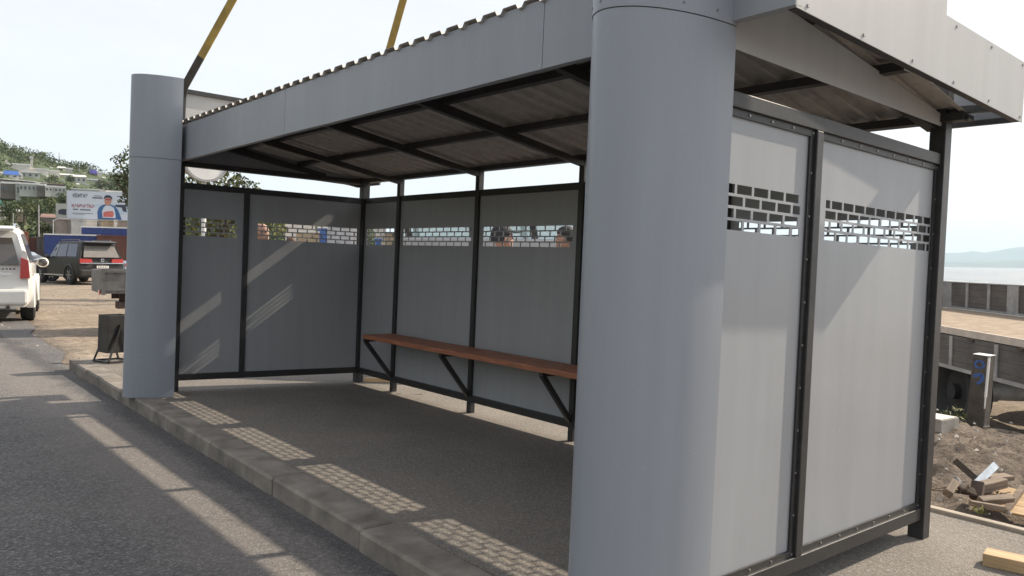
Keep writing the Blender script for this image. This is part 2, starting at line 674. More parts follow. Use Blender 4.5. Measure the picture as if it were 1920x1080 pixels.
for a, b in ((-0.29, 0.947), (0.951, 3.655), (3.659, 6.40)):
    mb = MB()
    n = 8
    rr = []
    for i in range(n + 1):
        y = a + (b - a) * i / n
        wv = 0.0025 * math.sin(5.1 * y) + 0.0015 * math.sin(13 * y + 1)
        x = -0.055 + wv
        z0, z1 = f0z(y), f1z(y)
        rr.append([(x, y, z0), (x, y, z1), (x + 0.004, y, z1), (x + 0.004, y, z0 + .003), (x + 0.04, y, z0 + .003), (x + 0.04, y, z0)])
    mb.loft(rr)
    mb.build('fascia_panel', GREY, shelter)

# end sign boards with their frames
for near in (True, False):
    yo = -0.29 if near else 6.395
    sg = 1 if near else -1
    P = [(-0.051, 2.226), (2.15, 2.175), (2.15, 2.478), (1.147, 2.484), (1.147, 2.945), (-0.051, 2.945)]
    mb = MB()
    mb.prism(P, lambda a, b, t: (a, t, b), yo, yo + sg * 0.004)
    if near:
        for sx in (0.02, 0.42, 0.84, 1.26, 1.68, 2.11):
            for k in (0.0, 1.0):
                zb = 2.226 - 0.0232 * (sx + 0.05)
                zz = zb + 0.022 if k == 0 else (2.46 if sx > 1.15 else 2.60)
                mb.box(sx - .005, sx + .005, yo - 0.004, yo + 0.001, zz - .005, zz + .005, 1)
    bd = mb.build('end_board', [GREY_BOARD, SCREW], shelter)
    fr = MB()
    ya, yb = yo + sg * 0.005, yo + sg * 0.042

    def fb(x0, x1, z0, z1):
        fr.box(x0, x1, min(ya, yb), max(ya, yb), z0, z1)
    fr.prism([(-0.03, 2.229), (2.14, 2.179), (2.14, 2.212), (-0.03, 2.262)], lambda a, b, t: (a, t, b), ya, yb)
    fb(1.11, 2.14, 2.435, 2.472)
    fb(0.08, 0.12, 2.266, 2.94)
    fb(1.105, 1.145, 2.476, 2.94)
    fb(0.122, 1.103, 2.90, 2.94)
    fb(2.10, 2.14, 2.216, 2.433)
    # stays back to the posts
    yp = 0.0 if near else 5.95
    fr.bar((W, yb, 2.215), (W, yp, 2.225), 0.035)
    fr.bar((0.05, yb, 2.31), (0.05, yp + (0 if near else .1), 2.31), 0.035)
    fr.build('board_frame', BLACK, bd)
    rt = MB()
    y0, y1 = (yo + 0.006, 0.06) if near else (6.02, yo - 0.006)
    rt.box(2.146, 2.150, y0, y1, 2.18, 2.476)
    rt.box(2.115, 2.145, y0 + .04, y1, 2.178, 2.205, 1)
    rt.build('end_return', [GREY, BLACK], shelter)

# round-nosed columns
for near in (True, False):
    def cpoly(grow):
        a_, b_ = 0.455 + grow, 0.22 + grow
        P = [(-0.025, -0.027)]
        t_end = math.asin(0.075 / a_)
        for i in range(33):
            t = (math.pi - t_end) * i / 32
            P.append((-0.025 - a_ * math.sin(t), 0.175 - b_ * math.cos(t)))
        P.append((-0.10, -0.027))
        return P
    ym = (lambda y: y) if near else (lambda y: LF + 0.03 - y)
    seam = 2.215 if near else 2.165
    c = MB()
    c.prism(cpoly(0), lambda a, b, t: (a, ym(b), t), 0.004, seam)
    co = c.build('column', GREY_COL, shelter, smooth=35)
    c = MB()
    c.prism(cpoly(0.003), lambda a, b, t: (a, ym(b), t), seam + 0.003, 2.905)
    if near:
        for t in (0.25, 0.6, 0.95, 1.3, 1.65, 2.0):
            x, y = -0.025 - 0.4595 * math.sin(t), 0.175 - 0.2245 * math.cos(t)
            c.box(x - .003, x + .003, y - .003, y + .003, seam + .03, seam + .036, 1)
    c.build('upper_sleeve', [GREY_COL, SCREW], co, smooth=35)

# bench
mb = MB()
for x0, x1 in ((1.50, 1.61), (1.62, 1.73), (1.74, 1.85)):
    mb.box(x0, x1, 0.80, 5.16, 0.555, 0.598)
bench = mb.build('bench_seat', BENCHM, shelter, bev=0.004)
for y in YB[1:-1]:
    mb = MB()
    mb.box(1.53, 1.862, y - 0.02, y + 0.02, 0.522, 0.554)
    mb.bar((1.545, y, 0.53), (1.855, y, 0.16), 0.036, 0.036)
    mb.build('bracket', BLACK, bench)

# ------------------------------------------------------------------ lifting slings (straps run up to the crane hook)
A1 = Vector((0.10, 6.35, 2.955))


def prot(u, v):
    """sight line of a photo pixel in the pavement frame"""
    return FS + RS * ((u - 960) / FPX) - US * ((v - 540) / FPX)


n1 = (A1 - CAM).cross(prot(436, 0))
n2 = prot(735, 75).cross(prot(756, 0))
dl = n1.cross(n2)
dl = dl if dl.y > 0 else -dl
HOOK = CAM + dl * ((3.2 - CAM.y) / dl.y)          # crane hook, high above the roof
A2 = Vector((1.93, 0, 2.27))                       # tied to the back edge of the roof
A2.y = CAM.y - (n2.x * (A2.x - CAM.x) + n2.z * (A2.z - CAM.z)) / n2.y


def strap(name, label, pts, w, dark_to=0.0):
    mb = MB()
    pts = [Vector(p) for p in pts]
    dn = Vector((-0.5, -0.6, 0)).normalized()
    for i in range(len(pts) - 1):
        d = (pts[i + 1] - pts[i]).normalized()
        s = d.cross(dn).normalized()
        t = s.cross(d).normalized()
        wa = w * (1.0 if i else 0.55)
        P = []
        for q, ww in ((pts[i], wa), (pts[i + 1], w)):
            for a, b in ((-1, -1), (1, -1), (1, 1), (-1, 1)):
                P.append(q + s * a * ww / 2 + t * b * 0.006)
        mb.add(P, [(0, 3, 2, 1), (4, 5, 6, 7), (0, 1, 5, 4), (1, 2, 6, 5), (2, 3, 7, 6), (3, 0, 4, 7)], 1 if i < dark_to else 0)
    o = mb.build(name, [STRAP, STRAPDK])
    o.matrix_world = TILT
    tag(o, label, 'lifting strap', 'lifting straps')
    return o


def along(a, b, t):
    return a + (b - a) * t


strap('lifting_strap', 'yellow webbing lifting strap with dark lower end tied beside the far round column', [A1 + Vector((0, .03, -.15)), A1, along(A1, HOOK, 0.05), along(A1, HOOK, 0.5), HOOK], 0.075, 2)
strap('lifting_strap', 'yellow webbing lifting strap rising from behind the middle of the roof edge', [A2 + Vector((0.03, 0, -0.1)), A2, along(A2, HOOK, 0.5), HOOK], 0.075, 1)

# ------------------------------------------------------------------ road, pavement, kerb
def grid(name, xs, ys, zf, m, skip=None, jitter=None):
    V = [(x, y, zf(x, y)) for y in ys for x in xs]
    nx = len(xs)
    F = []
    for j in range(len(ys) - 1):
        for i in range(nx - 1):
            if skip and skip((xs[i] + xs[i + 1]) / 2, (ys[j] + ys[j + 1]) / 2):
                continue
            a = j * nx + i
            F.append((a, a + 1, a + 1 + nx, a + nx))
    mb = MB()
    mb.add(V, F)
    o = mb.build(name, m, recalc=False)
    o.data.polygons.foreach_set('use_smooth', [True] * len(o.data.polygons))
    return tag(o, kind='structure')


def road_edge(y):
    return -0.40 if y < 8.6 else -0.36 + 0.09 * (y - 8.6)


ys = list(np.arange(-16, 8, 0.5)) + list(np.arange(8, 30, 0.25)) + list(np.arange(30, 90, 2.0))
V, F = [], []
ts = list(np.linspace(0, 1, 24))
for y in ys:
    e = road_edge(y) + (0.08 * math.sin(y * 1.3) + 0.03 * math.sin(y * 3.1) if y > 9.2 else 0)
    for t in ts:
        x = -13 + (e + 13) * t
        V.append((x, y, road_z(x, y)))
n = len(ts)
for j in range(len(ys) - 1):
    for i in range(n - 1):
        a = j * n + i
        F.append((a, a + 1, a + 1 + n, a + n))
mb = MB()
mb.add(V, F)
tag(mb.build('road', ROAD, recalc=False), kind='structure')

mb = MB()
mb.box(-0.285, 2.44, -8.0, 8.72, -0.32, 0.0)
pv = mb.build('pavement', PAVE)
pv.matrix_world = TILT
tag(pv, kind='structure')


def kerb_x(y):
    return -0.487 + 0.0165 * (y - 1.0)


mb = MB()
js = [-7.5, -6.4, -5.3, -4.2, -3.1, -2.0, -0.92, 0.16, 1.686, 2.77, 3.85, 4.93, 6.0, 7.1, 7.9, 8.66]
for a, b in zip(js[:-1], js[1:]):
    a2, b2 = a + 0.0025, b - 0.0025
    dz = rng.uniform(-0.006, 0.004)
    dx = rng.uniform(-0.006, 0.006)
    rr = []
    for y in (a2, a2 + 0.012, (a2 + b2) / 2, b2 - 0.012, b2):
        end = 0.008 if y in (a2, b2) else 0.0
        x = kerb_x(y) + dx
        rr.append([(x + end, y, -0.3), (x + end, y, -0.012 + dz), (x + 0.014 + end, y, 0.004 + dz - end), (x + 0.195, y, 0.006 + dz - end), (x + 0.195, y, -0.3)])
    mb.loft(rr)
mb.box(kerb_x(8.7) + 0.01, 2.4, 8.665, 8.80, -0.3, 0.004)
kb = mb.build('kerb', KERB)
kb.matrix_world = TILT
tag(kb, kind='structure')

mb = MB()
for a, b in ((-7.0, -2.6), (-2.59, 1.2), (1.21, 4.9), (4.91, 8.7)):
    mb.box(2.44, 2.50, a, b, -0.25, 0.022)
ed = mb.build('edging_kerb', mat('pale_edging', (0.36, 0.31, 0.25), 0.9, 0, 0.3, 5, 40, 0.4, 0.005), bev=0.006)
ed.matrix_world = TILT
tag(ed, kind='structure')


# dirt all round
from mathutils import noise as mnoise


def bumps(x, y, z=0.0):
    n = mnoise.fractal(Vector((x * 1.3, y * 1.3, z)), 1.0, 2.0, 4)
    return n


def lump(x, y):
    """dug-over heap behind the edging on the shore side"""
    w = sstep(2.5, 3.1, x) * (1 - sstep(6.6, 8.0, x)) * (1 - sstep(4.5, 7.0, y))
    h = 0.07 * bumps(x * 1.6, y * 1.6) + 0.045 * bumps(x * 6, y * 6, 3.0)
    h += 0.10 * math.exp(-((x - 4.9) ** 2 / 0.8 + (y - 0.9) ** 2 / 1.2))
    h -= 0.10 * math.exp(-((x - 4.0) ** 2 / 0.3 + (y + 0.7) ** 2 / 0.4))
    return w * h


def in_foot(x, y):
    if -0.30 < x < 2.35 and -7.8 < y < 8.45:
        return True
    return -12.9 < x < road_edge(y) - 0.18 and -15.8 < y < 87


def dirt_z(x, y):
    z = gz(x, y) - 0.012
    far = 1 - sstep(20, 60, y)
    z += 0.018 * bumps(x * 0.9, y * 0.9) * far * (1 if y > 8.6 else 0)
    if in_foot(x, y):
        z -= 0.4
    elif x > 2.3:
        z += lump(x, y) - 0.02
    return z


xs = list(np.arange(-70, -14, 8.0)) + list(np.arange(-14, 2.4, 0.35)) + list(np.arange(2.4, 7.5, 0.045)) + list(np.arange(7.5, 16, 0.4)) + list(np.arange(16, 60, 3.0)) + list(np.arange(60, 181, 20.0))
ysd = list(np.arange(-60, -8, 6.0)) + list(np.arange(-8, -1.6, 0.4)) + list(np.arange(-1.6, 4.4, 0.045)) + list(np.arange(4.4, 8.2, 0.35)) + list(np.arange(8.2, 9.4, 0.1)) + list(np.arange(9.4, 30, 0.5)) + list(np.arange(30, 130, 4.0))
g = grid('dirt_ground', xs, ysd, dirt_z, [DIRT, HEAP])
me = g.data
for p in me.polygons:
    c = p.center
    wob = 0.35 * mnoise.noise(Vector((c.x * 0.9, c.y * 0.9, 5)))
    if c.x > 2.3 and c.y < 5.2 + wob * 3 and c.x < 7.6 + wob:
        p.material_index = 1

# sea, far mountains
SEA_Z = -1.75
m, nt, b = new_mat('sea_water')
v = coords(nt, (1, 1, 1))
nt.links.new(ramp(nt, noise(nt, 0.012, 6, 0.7, coords(nt, (0.5, 1.6, 1)), 0.5), [(0.35, (0.17, 0.185, 0.195)), (0.65, (0.33, 0.335, 0.33))]), b.inputs['Base Color'])
b.inputs['Roughness'].default_value = 0.22
n1 = noise(nt, 0.35, 6, 0.65, coords(nt, (0.6, 1.0, 1)))
n2 = noise(nt, 0.05, 5, 0.6, v)
k = bump(nt, b, n1, 0.9, 1.2)
bump(nt, b, n2, 0.6, 3.0, k)
mb = MB()
mb.add([(-300, -9000, SEA_Z), (16000, -9000, SEA_Z), (16000, 16000, SEA_Z), (140, 16000, SEA_Z), (40, 20, SEA_Z), (30, -400, SEA_Z)], [(0, 1, 2, 3, 4, 5)])
tag(mb.build('sea_water', m, recalc=False), kind='structure')

MOUNT = mat('mountain_forest', (0.07, 0.09, 0.07), 0.95, 0, 0.4, 0.002)


def mountains(name, dist, us, vs, deep):
    mb = MB()
    rr = []
    N = 90
    for i in range(N + 1):
        u = us[0] + (us[-1] - us[0]) * i / N
        v = np.interp(u, us, vs) + 1.6 * mnoise.fractal(Vector((u * 0.012, dist, 0)), 1, 2, 4)
        top = at(u, v, dist)
        a = azim(top)
        dx, dy = math.sin(a), math.cos(a)
        h = top.z
        ring = []
        for s, k in ((-0.16, 0.0), (-0.09, 0.45), (-0.04, 0.8), (0.0, 1.0), (0.05, 0.7), (0.16, 0.0)):
            zz = SEA_Z - 6 + (h - SEA_Z + 6) * k
            j = 0.02 * mnoise.noise(Vector((u * 0.02, s * 30, dist))) * (0 if s == 0 else 1)
            ring.append((top.x + dx * dist * deep * (s + j), top.y + dy * dist * deep * (s + j), zz))
        rr.append(ring)
    mb.loft(rr)
    o = mb.build(name, MOUNT, smooth=60)
    return tag(o, kind='structure')


mountains('mountains', 9500, [1250, 1500, 1700, 1767, 1800, 1825, 1845, 1870, 1890, 1920, 2050, 2300], [496, 488, 474, 474, 474, 470, 473.5, 470, 466, 462, 450, 470], 1.0)
mountains('headland_hills', 6500, [1250, 1500, 1700, 1780, 1850, 1920, 2050, 2300], [497, 494, 491, 490, 491, 486, 484, 490], 0.8)

# ------------------------------------------------------------------ hill on the left
HU = [-500, -200, 0, 25, 60, 80, 100, 140, 160, 200, 250, 330, 420, 520, 600, 680, 740, 800]
HV = [205, 215, 267, 280, 288, 292, 302, 312, 313, 326, 340, 365, 390, 404, 412, 420, 466, 486]
RN, RFAR = 95.0, 430.0


def u_of(x, y):
    d = Vector((x, y, CAM.z)) - CAM
    z = d.dot(FW)
    return 960 + FPX * d.dot(RW) / max(z, 1e-3)


def hill_top(u):
    v = float(np.interp(u, HU, HV))
    p = at(u, v, 1.0) - CAM
    return p.z / math.hypot(p.x, p.y)      # tangent of elevation


def hill_z(r, u, x, y):
    t = (r - RN) / (RFAR - RN)
    H = CAM.z + hill_top(u) * RFAR - 0.0
    if t <= 0:
        return -0.3
    z = H * (0.25 * t + 0.75 * t * t) if t < 1 else H * (1 - 0.5 * (t - 1))
    z += 2.0 * mnoise.fractal(Vector((x * 0.02, y * 0.02, 1)), 1, 2, 4) * min(1, t * 3)
    return z - 0.3


HILL = mat('hill_scrub', (0.062, 0.085, 0.032), 0.95, 0, 0.55, 0.06, 0.6, 0.6, 0.5)
mb = MB()
def az_of(u):
    d = at(u, 480, 1.0) - CAM
    return math.atan2(d.x, d.y)


rs = list(np.linspace(RN - 5, RFAR * 1.25, 60))
us = [('a', a) for a in np.linspace(-2.5, az_of(-500) - 0.03, 36)] + [('u', u) for u in np.arange(-500, 801, 10.0)]  # 'a' columns: unseen westward hill, added and raised to cut low sky light
V, F = [], []
for r in rs:
    for kind_, q in us:
        a = q if kind_ == 'a' else az_of(q)
        x, y = CAM.x + r * math.sin(a), CAM.y + r * math.cos(a)
        if kind_ == 'a':
            lift = min(1.0, (az_of(-500) - a) / 0.5)
            t = max(0.0, (r - RN) / (RFAR - RN))
            z = (hill_z(r, -500, x, y) + 0.3) * (1 + 0.35 * lift) - 0.3
        else:
            z = hill_z(r, q, x, y)
        V.append((x, y, z))
n = len(us)
for j in range(len(rs) - 1):
    for i in range(n - 1):
        q = j * n + i
        F.append((q, q + 1, q + 1 + n, q + n))
mb.add(V, F)
tag(mb.build('hill', HILL, smooth=80, recalc=False), kind='structure')


def on_hill(u, v):
    """point of the hillside seen at photo pixel (u, v)"""
    d = at(u, v, 1.0) - CAM
    el = d.z / math.hypot(d.x, d.y)
    a = math.atan2(d.x, d.y)
    r = RN
    while r < RFAR:
        x, y = CAM.x + r * math.sin(a), CAM.y + r * math.cos(a)
        z = hill_z(r, u, x, y)
        if (z - CAM.z) / r >= el:
            return Vector((x, y, z)), r
        r += 1.5
    return Vector((x, y, z)), r


def leaves(name, blobs, size, dens, mats, parent=None, flat=0.5, sharp=1.0):
    """many small leaf faces spread through a set of ellipsoids (cx, cy, cz, rx, ry, rz)"""
    P, MI = [], []
    for bi, (cx, cy, cz, rx, ry, rz) in enumerate(blobs):
        n = max(6, int(3.2 * dens * (rx * ry + ry * rz + rx * rz) / 3 / (size * size)))
        d = nrng.normal(size=(n, 3))
        d /= np.linalg.norm(d, axis=1)[:, None]
        rad = nrng.uniform(0.35, 1.0, n) ** (0.45)
        rad *= 1 + 0.22 * np.sin(d[:, 0] * 5 + bi) * np.cos(d[:, 2] * 4 + bi * 2)
        c = d * rad[:, None] * np.array([rx, ry, rz]) + np.array([cx, cy, cz])
        a = nrng.normal(size=(n, 3))
        a /= np.linalg.norm(a, axis=1)[:, None]
        bb = np.cross(a, nrng.normal(size=(n, 3)))
        bb /= np.linalg.norm(bb, axis=1)[:, None] + 1e-9
        s = size * nrng.uniform(0.6, 1.35, n)[:, None]
        q = np.stack([c - a * s, c - bb * s * flat, c + a * s, c + bb * s * flat], axis=1)
        P.append(q.reshape(-1, 3))
        w = nrng.random()
        MI.append(nrng.choice(3, n, p=[(0.6, 0.3, 0.1), (0.3, 0.5, 0.2), (0.15, 0.45, 0.4)][int(w * 3) % 3]))
    P = np.concatenate(P)
    MI = np.concatenate(MI).astype(np.int32)
    nf = len(MI)
    me = bpy.data.meshes.new(name)
    me.vertices.add(nf * 4)
    me.vertices.foreach_set('co', P.astype(np.float32).ravel())
    me.loops.add(nf * 4)
    me.loops.foreach_set('vertex_index', np.arange(nf * 4, dtype=np.int32))
    me.polygons.add(nf)
    me.polygons.foreach_set('loop_start', np.arange(0, nf * 4, 4, dtype=np.int32))
    for mm in mats:
        me.materials.append(mm)
    me.polygons.foreach_set('material_index', MI)
    me.update()
    me.validate()
    o = bpy.data.objects.new(name, me)
    COL.objects.link(o)
    if parent is not None:
        o.parent = parent
    return o


# scrub covering the hillside: nobody could count it
bl = []
for k in range(2300):
    u = rng.uniform(-60, 720)
    t = rng.random() ** 0.8
    r = RN + 5 + (RFAR * 1.02 - RN) * t
    d = at(u, 480, 1.0) - CAM
    a = math.atan2(d.x, d.y)
    x, y = CAM.x + r * math.sin(a), CAM.y + r * math.cos(a)
    s = rng.uniform(1.6, 3.4) * (1.25 if rng.random() < 0.12 else 1)
    bl.append((x, y, hill_z(r, u, x, y) + s * 0.25, s * 1.3, s * 1.3, s * 0.75))
SCRUB = bl
HOUSES = []


def tree(name, label, base, trunk_h, blobs, size, dens, mats=LEAF, group=None, trunk_r=0.14):
    t = thing(name, label, 'tree', Matrix.Translation(base), group)
    mb = MB()
    top = Vector((0.05, 0.02, trunk_h))
    mb.tube([(0, 0, -0.15), (0.02, 0.0, trunk_h * 0.5), top], [trunk_r * 1.3, trunk_r, trunk_r * 0.8], 9)
    for b_ in blobs[:9]:
        e = Vector(b_[:3])
        m_ = top.lerp(e, 0.5) + Vector((rng.uniform(-.1, .1), rng.uniform(-.1, .1), 0.12))
        mb.tube([top - Vector((0, 0, 0.15)), m_, e], [trunk_r * 0.55, trunk_r * 0.35, trunk_r * 0.12], 6)
    mb.build('trunk', BARK, t, smooth=50)
    leaves('crown', blobs, size, dens, mats, t)
    return t


def crown_from_px(base, d, circles, depth_k=0.8):
    """crown clumps from photo circles (u, v, radius px) at distance d, relative to the tree base"""
    out = []
    for (u, v, r) in circles:
        p = at(u, v, d + rng.uniform(-0.3, 0.3) * r / FPX * d * 2)
        rr = r / FPX * d
        out.append((p.x - base.x, p.y - base.y, p.z - base.z, rr * rng.uniform(.9, 1.1), rr * rng.uniform(.9, 1.1), rr * rng.uniform(.75, 0.95)))
    return out


OLIVE = [LEAF[0], mat('leaf_olive', (0.14, 0.155, 0.045), 0.7, 0, 0.3, 3), mat('leaf_yellow_green', (0.26, 0.25, 0.07), 0.7, 0, 0.3, 3)]  # olive and yellow greens lightened to imitate sun shining through leaves
b_ = ground_at(262, 22)
tree('broadleaf_tree', 'dark leafy tree half hidden behind the far round column', b_, 2.2,
     crown_from_px(b_, 22, [(222, 300, 11), (226, 322, 15), (215, 335, 9), (232, 345, 16), (250, 300, 26), (255, 340, 30), (285, 315, 34), (300, 360, 34), (262, 385, 26), (238, 372, 14), (290, 400, 26), (320, 335, 26)]), 0.055, 1.5, LEAF)
b_ = ground_at(405, 25)
tree('broadleaf_tree', 'yellow green leafy tree seen over the far end wall behind the round sign', b_, 1.7,
     crown_from_px(b_, 25, [(345, 330, 26), (375, 350, 26), (400, 335, 30), (430, 335, 24), (450, 345, 22), (470, 352, 16), (482, 358, 9), (360, 385, 30), (400, 385, 34), (440, 390, 34), (350, 425, 30), (385, 430, 32), (425, 432, 32), (462, 405, 30), (500, 412, 22), (520, 428, 18), (470, 440, 20)]), 0.065, 1.6, OLIVE)

HILLTREES = 'trees on the hillside'
for i, (u, v, d, r, lab) in enumerate([
        (5, 432, 62, 22, 'bushy green tree at the left frame edge behind the white car'),
        (18, 395, 90, 22, 'dark tree right of the small turquoise roof'),
        (45, 390, 110, 22, 'dark tree below the flat-roofed brown block'),
        (70, 395, 112, 20, 'olive tree above the blue kiosk roof'),
        (92, 385, 115, 18, 'olive tree left of the small billboard'),
        (118, 372, 120, 14, 'thin tree above the small billboard'),
        (78, 425, 75, 13, 'green bush right of the blue kiosk'),
        (94, 432, 75, 9, 'green bush left of the rusty container'),
        (132, 335, 250, 9, 'dark tree in front of the pale hillside house'),
        (100, 335, 240, 10, 'dark tree left of the pale hillside house'),
        (78, 290, 400, 8, 'round tree on the skyline above the white hillside wall'),
        (157, 313, 400, 6, 'small round tree on the skyline left of the column'),
        (210, 350, 260, 14, 'green tree on the slope right of the large billboard top'),
        (190, 345, 270, 12, 'green tree on the slope above the large billboard')]):
    p = at(u, v, d)
    if d > 130:
        p, rr_ = on_hill(u, v + r * 0.7)
        d = (p - CAM).dot(FW)
        base = p
    else:
        base = Vector((p.x, p.y, gz(p.x, p.y)))
    cs = [(u, v, r * 0.62)] + [(u + r * 0.62 * math.cos(k * 1.05 + i), v + r * 0.5 * math.sin(k * 1.05 + i), r * rng.uniform(0.38, 0.55)) for k in range(6)]
    sz = max(0.12, r / FPX * d * 0.085)
    bl_ = crown_from_px(base, d, cs)
    cz = at(u, v + r * 0.5, d).z - base.z
    tree('hillside_tree', lab, base, max(0.5, cz), bl_, sz, 1.7, LEAF, HILLTREES, 0.05 + r / FPX * d * 0.06)


# ------------------------------------------------------------------ buildings
def house(name, label, u0, u1, v_top, v_eave, v_base, wall, roofm, d=None, deep=None, flat=False, wins=0, cat='house', group=None, side=0.0, winm=None):
    uc = (u0 + u1) / 2
    if d is None:
        p, r_h = on_hill(uc, v_base)
        d = (p - CAM).dot(FW)
        HOUSES.append((u0, u1, r_h))
    else:
        p = at(uc, v_base, d)
    w = (u1 - u0) / FPX * d
    hE = (v_base - v_eave) / FPX * d
    hT = (v_base - v_top) / FPX * d
    deep = deep or w * 0.6
    t = thing(name, label, cat, frame(p, azim(p) + side), group)
    mb = MB()
    mb.box(-w / 2, w / 2, 0, deep, -max(1.0, 0.1 * deep), hE)
    wl = mb.build('wall', wall, t)
    mb = MB()
    ov = 0.05 * w
    if flat:
        mb.box(-w / 2 - ov * .4, w / 2 + ov * .4, -ov * .4, deep + ov * .4, hE + 0.005, hT)
    elif flat is None:      # gable end towards us
        mb.prism([(-w / 2 - ov, hE), (w / 2 + ov, hE), (0, hT)], lambda a, b, s: (a, s, b), 0.03, deep + ov)
    else:
        P = [(-w / 2 - ov, -ov, hE), (w / 2 + ov, -ov, hE), (w / 2 + ov, deep + ov, hE), (-w / 2 - ov, deep + ov, hE), (-w / 2 + ov, deep / 2, hT), (w / 2 - ov, deep / 2, hT)]
        mb.add(P, [(0, 1, 5, 4), (2, 3, 4, 5), (1, 2, 5), (3, 0, 4), (3, 2, 1, 0)])
    mb.build('roof', roofm, t)
    for k in range(wins):
        mb = MB()
        x = -w / 2 + w * (k + 0.5) / wins
        mb.box(x - w / wins * .22, x + w / wins * .22, -0.06, -0.005, hE * 0.35, hE * 0.75)
        mb.build('window', winm or DKGLASS, t)
    return t


WW = mat('whitewash', (0.66, 0.62, 0.57), 0.85, 0, 0.2, 0.4)
PALE = mat('pale_plaster', (0.46, 0.46, 0.42), 0.85, 0, 0.2, 0.4)
BROWNW = mat('brown_plaster', (0.17, 0.145, 0.125), 0.9, 0, 0.3, 0.4)
GREYROOF = mat('grey_slate_roof', (0.22, 0.23, 0.24), 0.8, 0, 0.2, 0.5)
WHITEROOF = mat('white_metal_roof', (0.74, 0.72, 0.7), 0.5, 0, 0.1, 0.5)
REDROOF = mat('faded_red_roof', (0.20, 0.12, 0.095), 0.8, 0, 0.3, 0.5)
BLUEROOF = mat('blue_metal_roof', (0.05, 0.13, 0.42), 0.45, 0, 0.15, 0.5)
TURQ = mat('turquoise_roof', (0.16, 0.40, 0.34), 0.6, 0, 0.2, 0.5)
PURPLE = mat('violet_blue_roof', (0.07, 0.06, 0.30), 0.5, 0, 0.2, 0.5)

HG = 'houses on the hillside'
house('long_house', 'long white building high on the hillside', 18, 54, 307, 310, 320, WW, WHITEROOF, flat=True, deep=10, cat='house', group=HG)
house('long_house', 'low white wall-like building stepping down right of the long white building', 53, 88, 316, 318, 326, WW, WHITEROOF, flat=True, deep=6, group=HG)
house('long_house', 'low white garage row right of the stepping white building', 84, 110, 320, 322, 329, WW, WHITEROOF, flat=True, deep=6, group=HG)
house('house', 'house with bright blue roof on the hillside', 9, 33, 320, 328, 334, WW, BLUEROOF, group=HG, wins=2)
house('house', 'white gabled house end beside the bright blue roof', 30, 42, 321, 328, 334, WW, WW, flat=None, group=HG, wins=1)
house('house', 'grey blue low house right of the white gable', 41, 72, 321, 325, 334, PALE, GREYROOF, group=HG, wins=3)
house('house', 'tiny white house high on the slope under the aerial', 108, 122, 312, 315, 319, WW, WHITEROOF, group=HG)
house('house', 'grey house right of the tiny white house under the aerial', 121, 136, 314, 318, 322, PALE, GREYROOF, group=HG)
house('house', 'pale house with white roof in the middle of the slope', 136, 160, 328, 332, 344, PALE, WHITEROOF, group=HG, wins=3)
house('house', 'long white-roofed house left of the pale house', 110, 138, 326, 329, 334, PALE, WHITEROOF, group=HG)
house('house', 'house with violet blue roof near the skyline', 168, 181, 319, 326, 330, BROWNW, PURPLE, group=HG)
house('house', 'white house right of the violet blue roof', 180, 190, 323, 325, 332, WW, GREYROOF, group=HG)
house('house', 'small grey house below the violet blue roof', 164, 190, 335, 338, 343, PALE, GREYROOF, group=HG)
house('house', 'low brown roofed house right of the slope trees', 184, 206, 341, 345, 349, WW, OLDWOOD, group=HG)
for (u0, u1, vt, ve, vb, wl, lab, wn) in [
        (-8, 6, 343, 346, 362, WW, 'white flat-roofed block at the left frame edge', 2),
        (4, 31, 341, 344.5, 364, BROWNW, 'brown flat-roofed block with a white roof edge', 4),
        (30, 39, 341.5, 345, 370, PALE, 'narrow pale tower block beside the brown block', 1),
        (39, 72, 343, 346, 360, PALE, 'pale flat-roofed block with a white roof edge', 5),
        (71, 86, 345, 348, 360, BROWNW, 'brown block right of the pale flat-roofed block', 2),
        (86, 104, 348, 351, 360, WW, 'small white flat-roofed block left of the billboard', 3),
        (103, 122, 349, 352, 362, PALE, 'last grey flat-roofed block before the billboard', 3)]:
    house('apartment_block', lab, u0, u1, vt, ve, vb, wl, WHITEROOF, d=170, flat=True, deep=9, wins=wn, cat='building', group='flat-roofed blocks below the slope')
for (u0, u1, vt, vb, lab, rm) in [(-2, 20, 333, 342, 'white roofed house behind the brown block', WHITEROOF), (18, 46, 335, 343, 'wide white roofed house behind the pale tower block', WHITEROOF),
                              (45, 66, 337, 345, 'small house with white roof behind the pale flat-roofed block', WHITEROOF), (66, 88, 340, 348, 'house with a dull white roof left of the red roof', WHITEROOF),
                              (88, 118, 342, 351, 'house with faded red roof behind the small white block', REDROOF)]:
    house('house', lab, u0, u1, vt, vt + 3, vb, BROWNW, rm, d=190, deep=8, group='houses behind the flat-roofed blocks')
house('house', 'white gabled house with turquoise roof at the left frame edge', -10, 9, 373, 386, 396, WW, TURQ, d=95, deep=7, flat=None)
house('house', 'low house with faded reddish roof left of the billboards', 78, 103, 399, 408, 416, BROWNW, REDROOF, d=100, deep=6)
house('house', 'small shed with pale roof above the blue kiosk', 30, 42, 391, 396, 402, OLDWOOD, WHITEROOF, d=105, deep=4)
house('house', 'whitish building whose top shows above the large billboard', 138, 188, 354, 356, 372, PALE, WHITEROOF, d=130, deep=9, flat=True, wins=6, cat='building')
house('house', 'white gabled building end above the large billboard', 187, 200, 354, 360, 374, WW, WW, d=128, deep=8, flat=None)
house('house', 'low building with white roof edge right of the white gable', 198, 240, 358, 361, 374, BROWNW, WHITEROOF, d=132, deep=9, flat=True, wins=4, cat='building')

